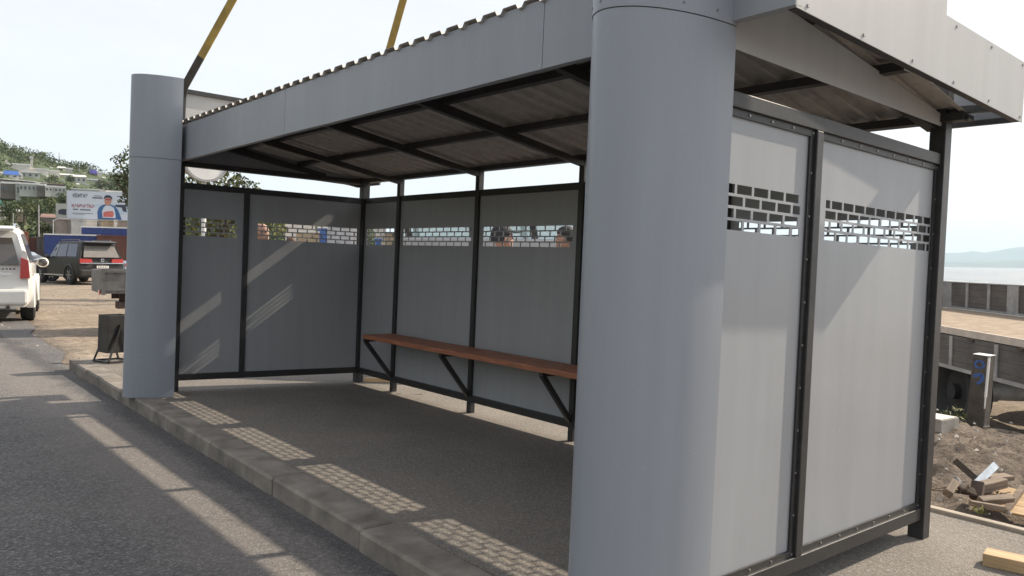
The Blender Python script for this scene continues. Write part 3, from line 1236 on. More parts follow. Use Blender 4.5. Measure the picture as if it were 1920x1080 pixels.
for (u0, v0, w_, m_) in ((12, 306, 5, 0), (70, 331, 6, 1), (96, 316, 4, 0), (128, 324, 5, 1), (148, 321, 5, 0), (160, 326, 4, 0), (163, 349, 7, 1), (146, 348, 6, 0), (195, 336, 6, 0), (205, 344, 5, 1), (2, 326, 6, 0), (118, 341, 6, 1), (90, 334, 5, 0), (178, 340, 5, 0), (200, 328, 4, 0), (60, 304, 4, 1)):
    house('house', 'tiny pale house among the bushes on the hillside', u0 - w_ / 2, u0 + w_ / 2, v0 - w_ * .62, v0 - w_ * .38, v0, (WW, PALE)[m_], (WHITEROOF, GREYROOF)[m_], group='tiny pale houses on the hillside')

keep = []
for b in SCRUB:
    d_ = Vector((b[0], b[1], CAM.z)) - CAM
    u_, r_ = u_of(b[0], b[1]), math.hypot(d_.x, d_.y)
    if any(h[0] - 3 < u_ < h[1] + 3 and h[2] - 34 < r_ < h[2] + 14 for h in HOUSES):
        continue
    keep.append(b)
tag(leaves('hillside_scrub', keep, 0.5, 0.55, LEAF), 'green scrub and bushes covering the hillside', 'scrub', kind='stuff')

# blue kiosk
p = at(56, 446, 66)
p.z = gz(p.x, p.y)
k = thing('kiosk', 'small kiosk with bright blue pitched canopy roof', 'kiosk', frame(p, azim(p)))
s = 66 / FPX
mb = MB()
mb.box(-19 * s, 6 * s, 0, 2.4, 0, 24 * s)
mb.build('wall', PALE, k)
mb = MB()
for x in (-18 * s, 7 * s, 22 * s):
    mb.box(x - .05, x + .05, -0.8, -0.7, 0, 26 * s)
mb.build('post', WHITEP, k)
mb = MB()
z0, z1 = 26 * s, 37 * s
mb.add([(-26 * s, -1.0, z0), (24 * s, -1.0, z0), (24 * s, 2.6, z0 + .05), (-26 * s, 2.6, z0 + .05), (-10 * s, 0.6, z1), (4 * s, 0.6, z1)],
       [(0, 1, 5, 4), (2, 3, 4, 5), (1, 2, 5), (3, 0, 4), (3, 2, 1, 0)])
mb.build('roof', BLUEROOF, k)
mb = MB()
mb.box(-15 * s, 2 * s, -0.06, -0.01, 8 * s, 18 * s)
mb.build('window', DKGLASS, k)


def simple_box(name, label, cat, u0, u1, v0, d, deep, m, ribs=True, trim=None, group=None, v1=None, ribm=None):
    uc = (u0 + u1) / 2
    p = at(uc, 470, d)
    zt = at(uc, v0, d).z
    zb = gz(p.x, p.y) if v1 is None else at(uc, v1, d).z
    p.z = zb
    w = (u1 - u0) / FPX * d
    h = zt - zb
    t = thing(name, label, cat, frame(p, azim(p)), group)
    mb = MB()
    mb.box(-w / 2, w / 2, 0, deep, 0.0, h)
    if ribs:
        n = max(3, int(w / 0.28))
        for i in range(n):
            x = -w / 2 + w * (i + 0.5) / n
            mb.box(x - w / n * .25, x + w / n * .25, -0.035, 0.001, h * 0.07, h * 0.93, 0)
    mb.build('wall', m, t)
    mb = MB()
    mb.box(-w / 2 - .03, w / 2 + .03, -0.06, deep + .03, h + 0.002, h + 0.10)
    mb.build('roof', trim or m, t)
    return t, w, h


CONT1 = mat('rusty_pale_container', (0.30, 0.25, 0.21), 0.8, 0, 0.35, 1.5)
CONT2 = mat('whitish_container', (0.52, 0.51, 0.48), 0.7, 0, 0.25, 1.5)
CONTR = mat('dark_red_container', (0.13, 0.055, 0.04), 0.75, 0, 0.3, 1.5)
CONTT = mat('tan_garage', (0.38, 0.30, 0.20), 0.8, 0, 0.25, 1.5)
CG = 'containers and garages below the billboards'
simple_box('shipping_container', 'tall rusty brown container under the small billboard', 'container', 106, 134, 413, 72, 6, CONT1, group=CG)
simple_box('shipping_container', 'tall whitish container left of the billboard pole', 'container', 135, 160, 414, 72, 6, CONT2, group=CG)
simple_box('garage', 'small white garage just left of the billboard pole', 'garage', 162, 181, 415, 76, 5, WW, False, group=CG)
simple_box('garage', 'tan garage with two doors right of the billboard pole', 'garage', 190, 214, 415, 76, 5, CONTT, True, group=CG)
simple_box('garage', 'white narrow garage right of the tan garage', 'garage', 214, 220, 414, 75.5, 5, WW, False, group=CG)
simple_box('garage', 'pale brown garage nearest the round column', 'garage', 220, 262, 416, 76, 5, CONT1, True, group=CG)
simple_box('shipping_container', 'bright blue container behind the dark off-road car', 'container', 160, 262, 428, 62, 3, BLUE2, True, WHITEP, CG)
simple_box('shipping_container', 'long dark blue container with white frame left of the billboard pole', 'container', 90, 182, 441.5, 57, 3, BLUE2, False, WHITEP, CG)
t_, w_, h_ = simple_box('shipping_container', 'dark red container behind the dark off-road car', 'container', 186, 250, 444, 56, 3, CONTR, True, group=CG)
simple_box('board_fence', 'grey brown board fence right of the blue kiosk', 'fence', 62, 90, 446, 60, 0.15, GREYBOARDS, True)
simple_box('board_fence', 'reddish low fence below the blue kiosk', 'fence', 40, 66, 448, 58, 0.15, CONTR, True)
simple_box('utility_cabinet', 'small orange cabinet beside the white car roof', 'cabinet', 46, 53, 437, 57, 0.5, mat('orange_paint', (0.30, 0.10, 0.045), 0.6), False)


# ------------------------------------------------------------------ poles and masts
def pole(name, label, cat, u, v0, d, r, m, group=None, v1=None):
    p = at(u, 470, d)
    zb = gz(p.x, p.y) if v1 is None else at(u, v1, d).z
    zt = at(u, v0, d).z
    mb = MB()
    mb.tube([(0, 0, -0.3), (0, 0, zt - zb)], [r, r * 0.7], 8)
    return mb, Vector((p.x, p.y, zb)), zt - zb, m


def simple_pole(name, label, cat, u, v0, d, r, m, group=None, v1=None, arm=0):
    mb, p, h, m = pole(name, label, cat, u, v0, d, r, m, group, v1)
    if arm:
        mb.tube([(0, 0, h - .1), (arm * .5, 0, h + .12), (arm, 0, h + .12)], r * .5, 6)
        mb.box(arm - .15, arm + .3, -.09, .09, h + .06, h + .16)
    o = mb.build(name, m)
    o.location = p
    return tag(o, label, cat, group)


simple_pole('utility_pole', 'grey pole right of the blue kiosk', 'pole', 73, 385, 70, 0.07, LTMETAL)
simple_pole('street_lamp', 'pale bent lamp pole left of the rusty container', 'street lamp', 100, 412, 68, 0.07, LTMETAL, arm=0.9)
simple_pole('utility_pole', 'pale pole left of the blue kiosk', 'pole', 25, 400, 75, 0.06, LTMETAL)
pm, _ = on_hill(59, 318)
dm = (pm - CAM).dot(FW)
mb = MB()
hm = 24 / FPX * dm
for sx, sy in ((-1, -1), (1, -1), (0, 1)):
    mb.tube([(sx * .5, sy * .5, -1), (sx * .2, sy * .2, hm)], 0.13, 5)
for k in range(10):
    mb.bar((-.5 + .03 * k, -.4, hm * k / 10), (.5 - .03 * k, -.4, hm * (k + 1) / 10), 0.1)
mb.box(-0.7, 0.7, -.5, .5, hm * .82, hm * .97)
o = mb.build('lattice_mast', LTMETAL)
o.location = pm
tag(o, 'pale lattice mast above the long white hillside building', 'mast')
pm, _ = on_hill(111, 306)
dm = (pm - CAM).dot(FW)
mb = MB()
mb.tube([(0, 0, -1), (0, 0, 20 / FPX * dm)], [0.22, 0.1], 6)
mb.bar((-.8, 0, 12 / FPX * dm), (.8, 0, 12 / FPX * dm), 0.12)
o = mb.build('aerial_mast', LTMETAL)
o.location = pm
tag(o, 'thin aerial mast on the skyline', 'mast')


# ------------------------------------------------------------------ billboards
def txt(s, size, m, parent, x, y, z, name='lettering', bold=0.0, width=None):
    cu = bpy.data.curves.new('lettering', 'FONT')
    cu.body = s
    cu.size = size
    cu.offset = bold
    o = bpy.data.objects.new('lettering', cu)
    COL.objects.link(o)
    dg = bpy.context.evaluated_depsgraph_get()
    me = bpy.data.meshes.new_from_object(o.evaluated_get(dg))
    bpy.data.objects.remove(o)
    me.materials.clear()
    me.materials.append(m)
    if width:
        w_ = max(v.co.x for v in me.vertices)
        me.transform(Matrix.Diagonal((width / w_, 1, 1, 1)))
    r = bpy.data.objects.new(name, me)
    COL.objects.link(r)
    r.parent = parent
    r.matrix_local = Matrix.Translation((x, y, z)) @ Matrix.Rotation(R(90), 4, 'X')
    return r


PRD = mat('print_dark_blue', (0.035, 0.04, 0.07), 0.6, 0, 0.1)
PRR = mat('print_red', (0.28, 0.05, 0.06), 0.6, 0, 0.1)
PRG = mat('print_grey', (0.16, 0.16, 0.19), 0.6, 0, 0.1)
PRB = mat('print_blue', (0.03, 0.10, 0.26), 0.6, 0, 0.15)
PRLB = mat('print_pale_blue', (0.42, 0.52, 0.62), 0.6, 0, 0.15)
PRSK = mat('print_skin', (0.42, 0.22, 0.16), 0.6, 0, 0.1)
PRRED = mat('print_coral', (0.5, 0.13, 0.12), 0.6, 0, 0.25, 6)
POSTER = mat('poster_pale_blue', (0.50, 0.55, 0.62), 0.55, 0, 0.06, 0.5)
D = 79.0
s = D / FPX
pb = at(186, 470, D)
zg = gz(pb.x, pb.y)
bb = thing('billboard', 'large pale blue billboard with a man in a blue-sleeved shirt on a round pole', 'billboard', frame((pb.x, pb.y, zg), azim(pb)))
zt, zbm = at(186, 360, D).z - zg, at(186, 411.5, D).z - zg
xl, xr = (134 - 186) * s, (248 - 186) * s
mb = MB()
mb.box(xl, xr, 0, 0.25, zbm, zt)
mb.build('poster', POSTER, bb)
mb = MB()
mb.box(xl - .08, xr + .08, -0.05, 0.30, zbm - 0.14, zbm - 0.003)
mb.box(xl - .08, xl - .003, -0.05, 0.30, zbm, zt + .06)
mb.build('frame', LTMETAL, bb)
mb = MB()
mb.tube([(0, 0.45, -.3), (0, 0.45, zbm + 0.5)], 0.27, 14)
mb.build('pole', WHITEP, bb, smooth=40)


def X(u):
    return (u - 186) * s


def Z(v):
    return at(186, v, D).z - zg


txt('КЕМГАЗ', 0.50, PRD, bb, X(143), -0.012, Z(372), bold=0.012, width=24 * s)
txt('КАМЧАТКА', 0.44, PRR, bb, X(141), -0.012, Z(390.5), bold=0.012, width=38 * s)
mb = MB()
for u0, u1, v0, v1 in ((143, 152, 393, 395.6), (155, 172, 393.2, 396), (142, 176, 400.6, 401.9), (144, 162, 403, 403.7)):
    mb.box(X(u0), X(u1), -0.01, -0.002, Z(v1), Z(v0))
mb.build('small_print', PRG, bb)


def flat_poly(name, pts, m, off):
    mb = MB()
    mb.prism([(X(u), Z(v)) for u, v in pts], lambda a, b, t: (a, t, b), -off, -0.001)
    mb.build(name, m, bb)


flat_poly('printed_vehicle', [(175, 384), (196, 382.5), (224, 381.5), (234, 384), (236, 398), (222, 402), (190, 400), (182, 388)], PRLB, 0.008)
flat_poly('printed_vehicle', [(212, 383), (236, 382), (235, 385), (231, 386), (233, 396), (226, 395), (224, 388), (214, 387)], PRD, 0.012)
flat_poly('printed_shirt', [(184, 411.3), (183, 398), (186, 389), (192, 384), (198, 382.8), (205, 382.8), (213, 386), (218, 393), (222, 404), (224, 411.3)], PRB, 0.016)
flat_poly('printed_shirt', [(192, 408), (191, 396), (194, 388), (198, 385), (205, 385), (211, 389), (213, 398), (214, 408)], POSTER, 0.020)
flat_poly('printed_shirt', [(193, 406.5), (193, 398), (200, 395.5), (209, 395), (211, 401), (209, 406.5)], PRRED, 0.024)
flat_poly('printed_face', [(196, 384), (195, 376), (197, 370), (205, 370), (207, 376), (206, 381), (203, 384.5), (199, 384.5)], PRSK, 0.028)
flat_poly('printed_hair', [(194.5, 374), (194.5, 369), (198, 365.5), (204, 365.5), (208, 369), (208, 374), (205, 370.5), (197, 370.5)], PRD, 0.032)
flat_poly('printed_glasses', [(196.5, 375), (196.5, 372.6), (206.5, 372.6), (206.5, 375)], PRR, 0.034)
mb = MB()
for u0, u1, v0, v1 in ((216, 226, 366, 368), (217, 232, 375, 378.5), (175, 192, 370, 373), (178, 190, 367, 368.5)):
    mb.box(X(u0), X(u1), -0.01, -0.002, Z(v1), Z(v0))
mb.build('small_print', PRG, bb)

pb2 = at(121, 470, 80)
zg2 = gz(pb2.x, pb2.y)
b2 = thing('billboard', 'small pale billboard with a dark car picture left of the large one', 'billboard', frame((pb2.x, pb2.y, zg2), azim(pb2)))
s2 = 80 / FPX
zt, zbm = at(121, 382, 80).z - zg2, at(121, 409, 80).z - zg2
mb = MB()
mb.box(-13.5 * s2, 12.5 * s2, 0, 0.2, zbm, zt)
mb.build('poster', PALE, b2)
mb = MB()
mb.box(-15 * s2, 13.2 * s2, -.05, .25, zbm - .16, zbm - .003)
mb.box(-13.9 * s2, -13.5 * s2, -.05, .25, zbm, zt + .05)
mb.build('frame', LTMETAL, b2)
mb = MB()
mb.tube([(-3 * s2, .35, -.3), (-3 * s2, .35, zbm + .3)], 0.16, 10)
mb.build('pole', LTMETAL, b2, smooth=40)
mb = MB()
zc = (zt + zbm) / 2
mb.prism([(-9.5 * s2, zc - 6 * s2), (-10 * s2, zc), (-7 * s2, zc + 2.5 * s2), (-2 * s2, zc + 3.5 * s2), (6 * s2, zc + 3 * s2), (9 * s2, zc), (9 * s2, zc - 6 * s2), (2 * s2, zc - 8 * s2)], lambda a, b, t: (a, t, b), -0.012, -0.002)
mb.build('printed_car', PRD, b2)

# round sign behind the far wall
p = ground_at(385, 14)
rs_ = thing('round_sign', 'large round white sign on a white pole behind the far end wall', 'sign', frame(p, azim(p) - 0.28))
hz = at(389, 299, 14).z - p.z
rad = 43 / FPX * 14
mb = MB()
mb.tube([(0, 0.10, -.2), (0, 0.10, hz - rad * .2)], 0.042, 12)
mb.build('pole', WHITEP, rs_, smooth=40)
mb = MB()
mb.cyl((0, 0, hz), (0, 1, 0), rad * 0.93, 0.09, 40)
mb.build('disc', WHITEP, rs_, smooth=40)
mb = MB()
rr = []
for k in range(41):
    a = 2 * math.pi * k / 40
    rr.append([(math.cos(a) * (rad + dx), dy, hz + math.sin(a) * (rad + dx)) for dx, dy in ((-.04, -.06), (0, -.06), (0, .06), (-.04, .06))])
mb.loft(rr, caps=False)
mb.build('rim', LTMETAL, rs_)

# ------------------------------------------------------------------ litter bin
fm = TILT @ frame(Vector((0.045, 8.44, 0.004)), -0.30)
bn = thing('litter_bin', 'black square metal litter bin on a low frame stand at the kerb end', 'litter bin', fm)
mb = MB()
w, dp, z0, z1 = 0.135, 0.11, 0.115, 0.56
for a, b, c, d_ in ((-w, w, -dp, -dp + .006), (-w, w, dp - .006, dp), (-w, -w + .006, -dp + .006, dp - .006), (w - .006, w, -dp + .006, dp - .006)):
    mb.box(a, b, c, d_, z0, z1)
mb.box(-w + .006, w - .006, -dp + .006, dp - .006, z0, z0 + .008)
mb.build('bin_body', BINM, bn, bev=0.002)
mb = MB()
for sx in (-1, 1):
    mb.bar((sx * 0.155, -0.155, 0.012), (sx * 0.155, 0.155, 0.012), 0.02)
for sy in (-1, 1):
    mb.bar((-0.155, sy * 0.155, 0.0125), (0.155, sy * 0.155, 0.0125), 0.02)
    mb.bar((-0.15, sy * .153, .02), (0.0, sy * (dp + .014), .43), 0.018)
    mb.bar((0.15, sy * .153, .02), (0.0, sy * (dp + .014), .43), 0.018)
    mb.cyl((0, sy * (dp + .016), .435), (0, 1, 0), 0.018, 0.03, 10)
mb.build('stand', BINM, bn)


# ------------------------------------------------------------------ cars
def wheel(parent, x, y, r, w, side):
    mb = MB()
    prof = [(r * .60, -w / 2 + .02), (r * .9, -w / 2), (r, -w / 2 + .03), (r, w / 2 - .03), (r * .9, w / 2), (r * .60, w / 2 - .02)]
    n = 24
    rr = []
    for k in range(n + 1):
        a = 2 * math.pi * k / n
        rr.append([(x + q, y + math.cos(a) * pr, r + math.sin(a) * pr) for pr, q in prof])
    mb.loft(rr, caps=False)
    o = mb.build('wheel', TYRE, parent, smooth=40)
    mb = MB()
    mb.cyl((x + side * w * .28, y, r), (1, 0, 0), r * .60, w * .2, 20)
    o2 = mb.build('rim', OLDMETAL, o, smooth=40)
    mb = MB()
    for k in range(6):
        a = 2 * math.pi * k / 6
        mb.bar((x + side * w * .42, y, r), (x + side * w * .42, y + math.cos(a) * r * .58, r + math.sin(a) * r * .58), 0.05, 0.05, 0, (1, 0, 0))
    mb.cyl((x + side * w * .42, y, r), (1, 0, 0), r * .16, .05, 12)
    mb.build('spokes', RIM, o)
    return o


def car(name, label, mtx, body_m, L=4.8, Wd=1.88, H=1.84, belt=1.08, wheel_r=0.37, suv=True, glass=DKGLASS, rear_glass=None, cat='car', group=None, roof_rails=True, details=True, plate=True):
    t = thing(name, label, cat, mtx, group)
    h = Wd / 2
    zb = 0.30
    if suv:
        S = [  # y_low, y_belt, y_top, z_top, half_top, z_belt, width factor
            (0.03, 0.02, 0.30, H - 0.10, .74, belt, .95),
            (0.22, 0.20, 0.46, H - 0.03, .77, belt, 1.0),
            (1.3, 1.3, 1.4, H, .78, belt, 1.0),
            (2.4, 2.4, 2.3, H - 0.01, .78, belt - .01, 1.0),
            (3.0, 3.2, 2.75, H - 0.05, .76, belt - .02, 1.0),
            (3.35, 3.55, 3.45, belt + .03, .84, belt - .04, 1.0),
            (4.1, 4.2, 4.15, belt - .0, .80, belt - .10, .98),
            (L - .22, L - .2, L - .2, belt - .10, .72, belt - .2, .93),
            (L - .04, L - .02, L - .04, belt - .25, .60, belt - .32, .82)]
    else:
        S = [
            (0.03, 0.0, 0.06, belt + .02, .70, belt - .04, .88),
            (0.2, 0.2, 0.35, belt + .06, .74, belt, .97),
            (0.7, 0.75, 0.75, belt + .09, .78, belt, 1.0),
            (1.3, 1.2, 1.35, H - .05, .68, belt, 1.0),
            (2.0, 2.0, 2.0, H, .70, belt, 1.0),
            (2.7, 2.9, 2.55, H - .05, .68, belt - .02, 1.0),
            (3.3, 3.4, 3.35, belt + .03, .80, belt - .05, 1.0),
            (4.0, 4.0, 4.0, belt - .06, .76, belt - .14, .97),
            (L - .15, L - .12, L - .14, belt - .20, .66, belt - .28, .88),
            (L - .02, L, L - .02, belt - .33, .55, belt - .38, .75)]
    rings = []
    for yl, yb, yt, zt, ht, zbelt, wf in S:
        w = h * wf
        mid = (zb + zbelt) / 2
        half = [(w * .90, yl, zb), (w * .985, yl, zb + .12), (w, (yl + yb) / 2, mid), (w * .975, yb, zbelt), (h * ht, yt, zt - .05), (h * ht * .90, yt, zt)]
        rings.append([(x, y, z) for x, y, z in half] + [(-x, y, z) for x, y, z in reversed(half)])
    mb = MB()
    mb.loft(rings)
    body = mb.build('body', body_m, t, smooth=32)

    def pt(side, i, f, tt, out=0.012):
        """point on the window band: station i + fraction f, height tt from belt to roof"""
        a, b = S[i], S[i + 1]
        yb = a[1] + (b[1] - a[1]) * f
        yt = a[2] + (b[2] - a[2]) * f
        zt = a[3] + (b[3] - a[3]) * f - .05
        zl = a[5] + (b[5] - a[5]) * f
        wb = h * .975 * (a[6] + (b[6] - a[6]) * f)
        wt = h * (a[4] + (b[4] - a[4]) * f)
        return (side * (wb + (wt - wb) * tt + out), yb + (yt - yb) * tt, zl + (zt - zl) * tt)

    def pane(pts, name='window', m=None):
        mb = MB()
        n = len(pts)
        c = Vector((0, (S[0][1] + L) / 2, belt))
        inner = [Vector(p) * 1.0 for p in pts]
        P = [Vector(p) for p in pts]
        nrm = (P[1] - P[0]).cross(P[2] - P[0]).normalized()
        if nrm.dot(P[0] - c) < 0:
            nrm = -nrm
        mb.loft([[p - nrm * .02 for p in P], P])
        mb.build(name, m or glass, t)
    wi = [(1, .15, 2, .0), (2, .08, 3, .0), (3, .08, 3, .92)] if suv else [(3, .25, 4, 0.0), (4, 0.06, 5, -.15 + .15), (5, 0.0, 5, .0)]
    for side in (-1, 1):
        if suv:
            for (i0, f0_, i1, f1_) in ((1, .1, 2, .0), (2, .08, 2, .98), (3, .06, 3, .9)):
                if i1 != i0:
                    i1, f1_ = i0, 1.0
                pane([pt(side, i0, f0_, .08), pt(side, i1, f1_, .08), pt(side, i1, f1_, .9), pt(side, i0, f0_, .9)])
        else:
            pane([pt(side, 2, .75, .1), pt(side, 3, 1.0, .1), pt(side, 3, 1.0, .9), pt(side, 3, .08, .9)])
            pane([pt(side, 4, .06, .1), pt(side, 4, .98, .1), pt(side, 4, .92, .9), pt(side, 4, .06, .9)])
    # rear and front screens
    a = S[0] if suv else S[2]
    b2_ = a if suv else S[3]
    wb = h * a[6] * .975 * .86
    wt = h * b2_[4] * .86
    yb, yt = (a[1], a[2]) if suv else (a[1], b2_[2])
    zt = b2_[3] - .05
    zl = a[5] if suv else a[3]

    def rp(x, tt):
        o_ = -0.014 if suv else -.004
        return (x * (wb + (wt - wb) * tt), yb + (yt - yb) * tt + o_, zl + (zt - zl) * tt + (0 if suv else .02))
    pane([rp(-1, .05), rp(1, .05), rp(1, .88), rp(-1, .88)], 'rear_window', rear_glass or glass)
    i = 4 if suv else 5
    a, b2_ = S[i], S[i + 1]
    w0, w1 = h * b2_[4] * .92, h * a[4] * .88
    pane([(-w0, b2_[2] - .02, b2_[3] + .015), (w0, b2_[2] - .02, b2_[3] + .015), (w1, a[2] + .02, a[3] + .012), (-w1, a[2] + .02, a[3] + .012)], 'windscreen')
    # wheels
    for side in (-1, 1):
        for y in (0.95 if suv else 0.85, L - 0.95):
            wheel(t, side * (h - .09), y, wheel_r, .25, side)
            mb = MB()
            rr = []
            for k in range(15):
                ang = math.pi * (-0.08 + 1.16 * k / 14)
                ro, ri = wheel_r + .10, wheel_r + .035
                rr.append([(side * (h + q), y + math.cos(ang) * rad_, wheel_r + math.sin(ang) * rad_) for rad_, q in ((ri, -.10), (ri, .05), (ro, .03), (ro, -.10))])
            mb.loft(rr)
            mb.build('wheel_arch', body_m if suv else BLACKCAR, t, smooth=40)
            mb = MB()
            mb.cyl((side * (h - .05), y, wheel_r + .02), (1, 0, 0), wheel_r + .045, .125, 24)
            mb.build('well_shade_disc', TYRE, t)  # dark disc paints the shaded wheel opening; the body has no cutout
    # bumpers, lamps
    for c_, sz_ in (((0, 0.03, .50), (Wd * .94, .20, .30)), ((0, L - .08, .45), (Wd * .86, .22, .26))):
        mb = MB()
        mb.obox(c_, sz_, (0, 0, 0))
        mb.build('bumper', body_m, t, bev=0.05)
    for side in (-1, 1):
        mb = MB()
        if suv:
            x0 = side * h * .80
            mb.prism([(side * h * .80, belt - .24), (side * h * .975, belt - .24), (side * h * .95, belt + .10), (side * h * .82, belt + .16)] if Wd < 1.93 else [(side * h * .42, belt - .20), (side * h * .95, belt - .24), (side * h * .94, belt - .03), (side * h * .45, belt - .05)],
                     lambda a, b, tt: (a, tt, b), -0.02, 0.10)
        else:
            mb.prism([(side * h * .5, belt - .20), (side * h * .86, belt - .20), (side * h * .85, belt - .05), (side * h * .5, belt - .06)], lambda a, b, tt: (a, tt, b), -0.012, 0.08)
        mb.build('tail_lamp', LAMP, t)
        mb = MB()
        mb.obox((side * h * .62, L - .13, belt - .28), (.36, .12, .14), (0, 0, 0))
        mb.build('headlamp', LAMPW, t, bev=0.03)
        # mirrors
        mb = MB()
        my = 3.0 if suv else 2.75
        mb.sphere((side * (h + .13), my, belt + .04), (.12, .07, .115), 12, 8)
        mb.bar((side * (h - .05), my, belt), (side * (h + .1), my, belt + .03), .05)
        mr = mb.build('side_mirror', body_m, t, smooth=60)
        mb = MB()
        mb.sphere((side * (h + .13), my - .035, belt + .04), (.098, .05, .092), 12, 8)
        mb.build('mirror_glass', GREYGLASS, mr, smooth=60)
    if suv and roof_rails:
        for side in (-1, 1):
            mb = MB()
            x = side * h * .68
            mb.tube([(x, .55, H - .02), (x, .7, H + .05), (x, 2.5, H + .05), (x, 2.7, H - .04)], .025, 8)
            mb.build('roof_rail', CHROME if body_m is WHITECAR else OLDMETAL, t, smooth=50)
        mb = MB()
        mb.prism([(-.02, H - .10), (.42, H - .02), (.45, H + .012), (-.06, H - .05)], lambda a, b, tt: (tt, a, b), -h * .70, h * .70)
        mb.build('spoiler', body_m, t, bev=0.01)
    if plate:
        mb = MB()
        zz = belt - .40 if suv else belt - .32
        mb.box(-.26, .26, -.085, -.072, zz - .055, zz + .055)
        pl_ = mb.build('number_plate', PLATE, t)
        mb = MB()
        for kx in (-.19, -.12, -.05, .02, .10, .18):
            mb.box(kx - .018, kx + .018, -.087, -.0855, zz - .03, zz + .03)
        mb.build('plate_characters', PRD, pl_)
    return t, h


# white off-road car on the left edge
yaw_c = 0.19
d = 15.0
rr_c = at(46, 0, d)            # rear right corner line
base = Vector((rr_c.x, rr_c.y, 0))
fwd = Vector((math.sin(yaw_c), math.cos(yaw_c), 0))
rgt = Vector((math.cos(yaw_c), -math.sin(yaw_c), 0))
org = base - rgt * 0.86
org.z = road_z(org.x, org.y) + 0.0
wc, h = car('parked_car', 'white off-road car seen from behind at the left frame edge', frame(org, yaw_c), WHITECAR, 4.75, 1.88, 1.86, 1.10, 0.385, True, GREYGLASS, GREYGLASS)
for side in (-1, 1):
    mb = MB()
    mb.prism([(side * .755, 1.235), (side * .885, 1.185), (side * .86, 1.36), (side * .80, 1.40)], lambda a, b, tt: (a, tt, b), 0.0, 0.16)
    mb.build('lamp_cover', LAMPW, wc)
mb = MB()
mb.box(0.1, .62, -.075, -.06, 0.93, 0.96)
mb.build('tailgate_handle', CHROME, wc)
mb = MB()
for i in range(7):
    x = .30 + i * .06
    mb.box(x - .02, x + .02, -0.05, -0.035, 1.02, 1.055)
mb.build('badge', OLDMETAL, wc)
mb = MB()
mb.tube([(0.55, -.02, .30), (0.55, .5, .30)], .035, 12)
mb.build('exhaust', RUST, wc)

# dark off-road car in the dirt lot
yaw_c = 0.2055 - 0.40
fwd = Vector((math.sin(yaw_c), math.cos(yaw_c), 0))
rgt = Vector((math.cos(yaw_c), -math.sin(yaw_c), 0))
d = 34.5
pl = at(149, 500, d)
org = Vector((pl.x, pl.y, 0)) + rgt * 0.96
org.z = gz(org.x, org.y) - 0.0
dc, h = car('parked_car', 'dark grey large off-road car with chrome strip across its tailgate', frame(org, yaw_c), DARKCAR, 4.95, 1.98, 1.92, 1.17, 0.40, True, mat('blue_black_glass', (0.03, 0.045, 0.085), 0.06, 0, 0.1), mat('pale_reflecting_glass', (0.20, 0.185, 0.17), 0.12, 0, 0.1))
mb = MB()
mb.box(-.93, .93, -.055, -.03, .915, .955)
mb.build('chrome_strip', CHROME, dc)
mb = MB()
mb.cyl((0, -.04, 1.07), (0, 1, 0), .075, .03, 20)
mb.cyl((0, -.06, 1.07), (0, 1, 0), .045, .02, 16, 1)
mb.build('emblem', [CHROME, DARKCAR], dc)
for side in (-1, 1):
    mb = MB()
    mb.box(side * 1.0 - .04, side * 1.0 + .04, 1.45, 3.55, .36, .42)
    mb.build('running_board', CHROME, dc)
for (u, d, yw, m, L, H, lab, suv) in [
        (76, 44, -0.75, BLACKCAR, 4.5, 1.50, 'dark saloon car parked beyond the dark off-road car', False),
        (94, 52, -0.9, SILVERCAR, 4.4, 1.48, 'silver saloon car mostly hidden behind the dark saloon', False),
        (248, 40, -0.9, SILVERCAR, 4.5, 1.56, 'silver blue car partly hidden by the far round column', False)]:
    p = ground_at(u, d)
    car('parked_car', lab, frame(p, yw), m, L, 1.78, H, 0.95, 0.32, suv, DKGLASS, group='cars parked in the dirt lot')
# car above the sea wall on the right
p = at(1935, 540, 30)
p = Vector((p.x, p.y, at(1930, 517, 30).z - 1.52))
car('parked_car', 'dark car whose roof shows above the flatbed at the right frame edge', frame(p, YAW + 1.35), BLACKCAR, 4.5, 1.8, 1.50, 0.95, 0.32, False, DKGLASS)

# drop-side trailer behind the bin
p0 = at(190, 545, 13.2)
yaw_t = 0.62
org = Vector((p0.x, p0.y, gz(p0.x, p0.y)))
tr = thing('flatbed_trailer', 'grey drop-side trailer end sticking out left of the far round column', 'trailer', frame(org, 0.12))
zt, zb_ = at(190, 507, 13.2).z - org.z, at(190, 551, 13.2).z - org.z
mb = MB()
mb.box(0, 2.6, 0, 0.05, zb_, zt)
mb.box(0, 2.6, 1.45, 1.5, zb_, zt)
mb.box(0, 0.05, 0.055, 1.445, zb_, zt)
mb.box(2.55, 2.6, 0.055, 1.445, zb_, zt)
mb.box(0.055, 2.545, 0.055, 1.445, zb_, zb_ + .04)
for x in (0.03, 0.65, 1.3, 1.95, 2.57):
    mb.box(x - .03, x + .03, -.03, -.003, zb_ - .02, zt + .01)
mb.box(0.0, 2.6, -.02, -.004, zt - .04, zt)
mb.box(0.0, 2.6, -.02, -.004, zb_ + .05, zb_ + .09)
mb.build('drop_side', OLDMETAL, tr)
mb = MB()
mb.box(0.3, 2.5, .2, .3, zb_ - .14, zb_ - .005)
mb.box(0.3, 2.5, 1.2, 1.3, zb_ - .14, zb_ - .005)
mb.box(0.25, 0.75, 0.05, .35, zb_ - .26, zb_ - .145)
mb.bar((0.75, .2, zb_ - .2), (2.2, .2, zb_ - .12), .06)
mb.build('chassis', RUST, tr)
for yy in (0.1, 1.4):
    wh = MB()
    r_ = zb_ * .5 + .05
    wh.cyl((1.5, yy, r_), (0, 1, 0), r_, .18, 24)
    wh.build('wheel', TYRE, tr, smooth=40)
mb = MB()
mb.box(-.02, -.003, .1, .3, zb_ - .02, zb_ + .06)
mb.build('tail_lamp', LAMP, tr)

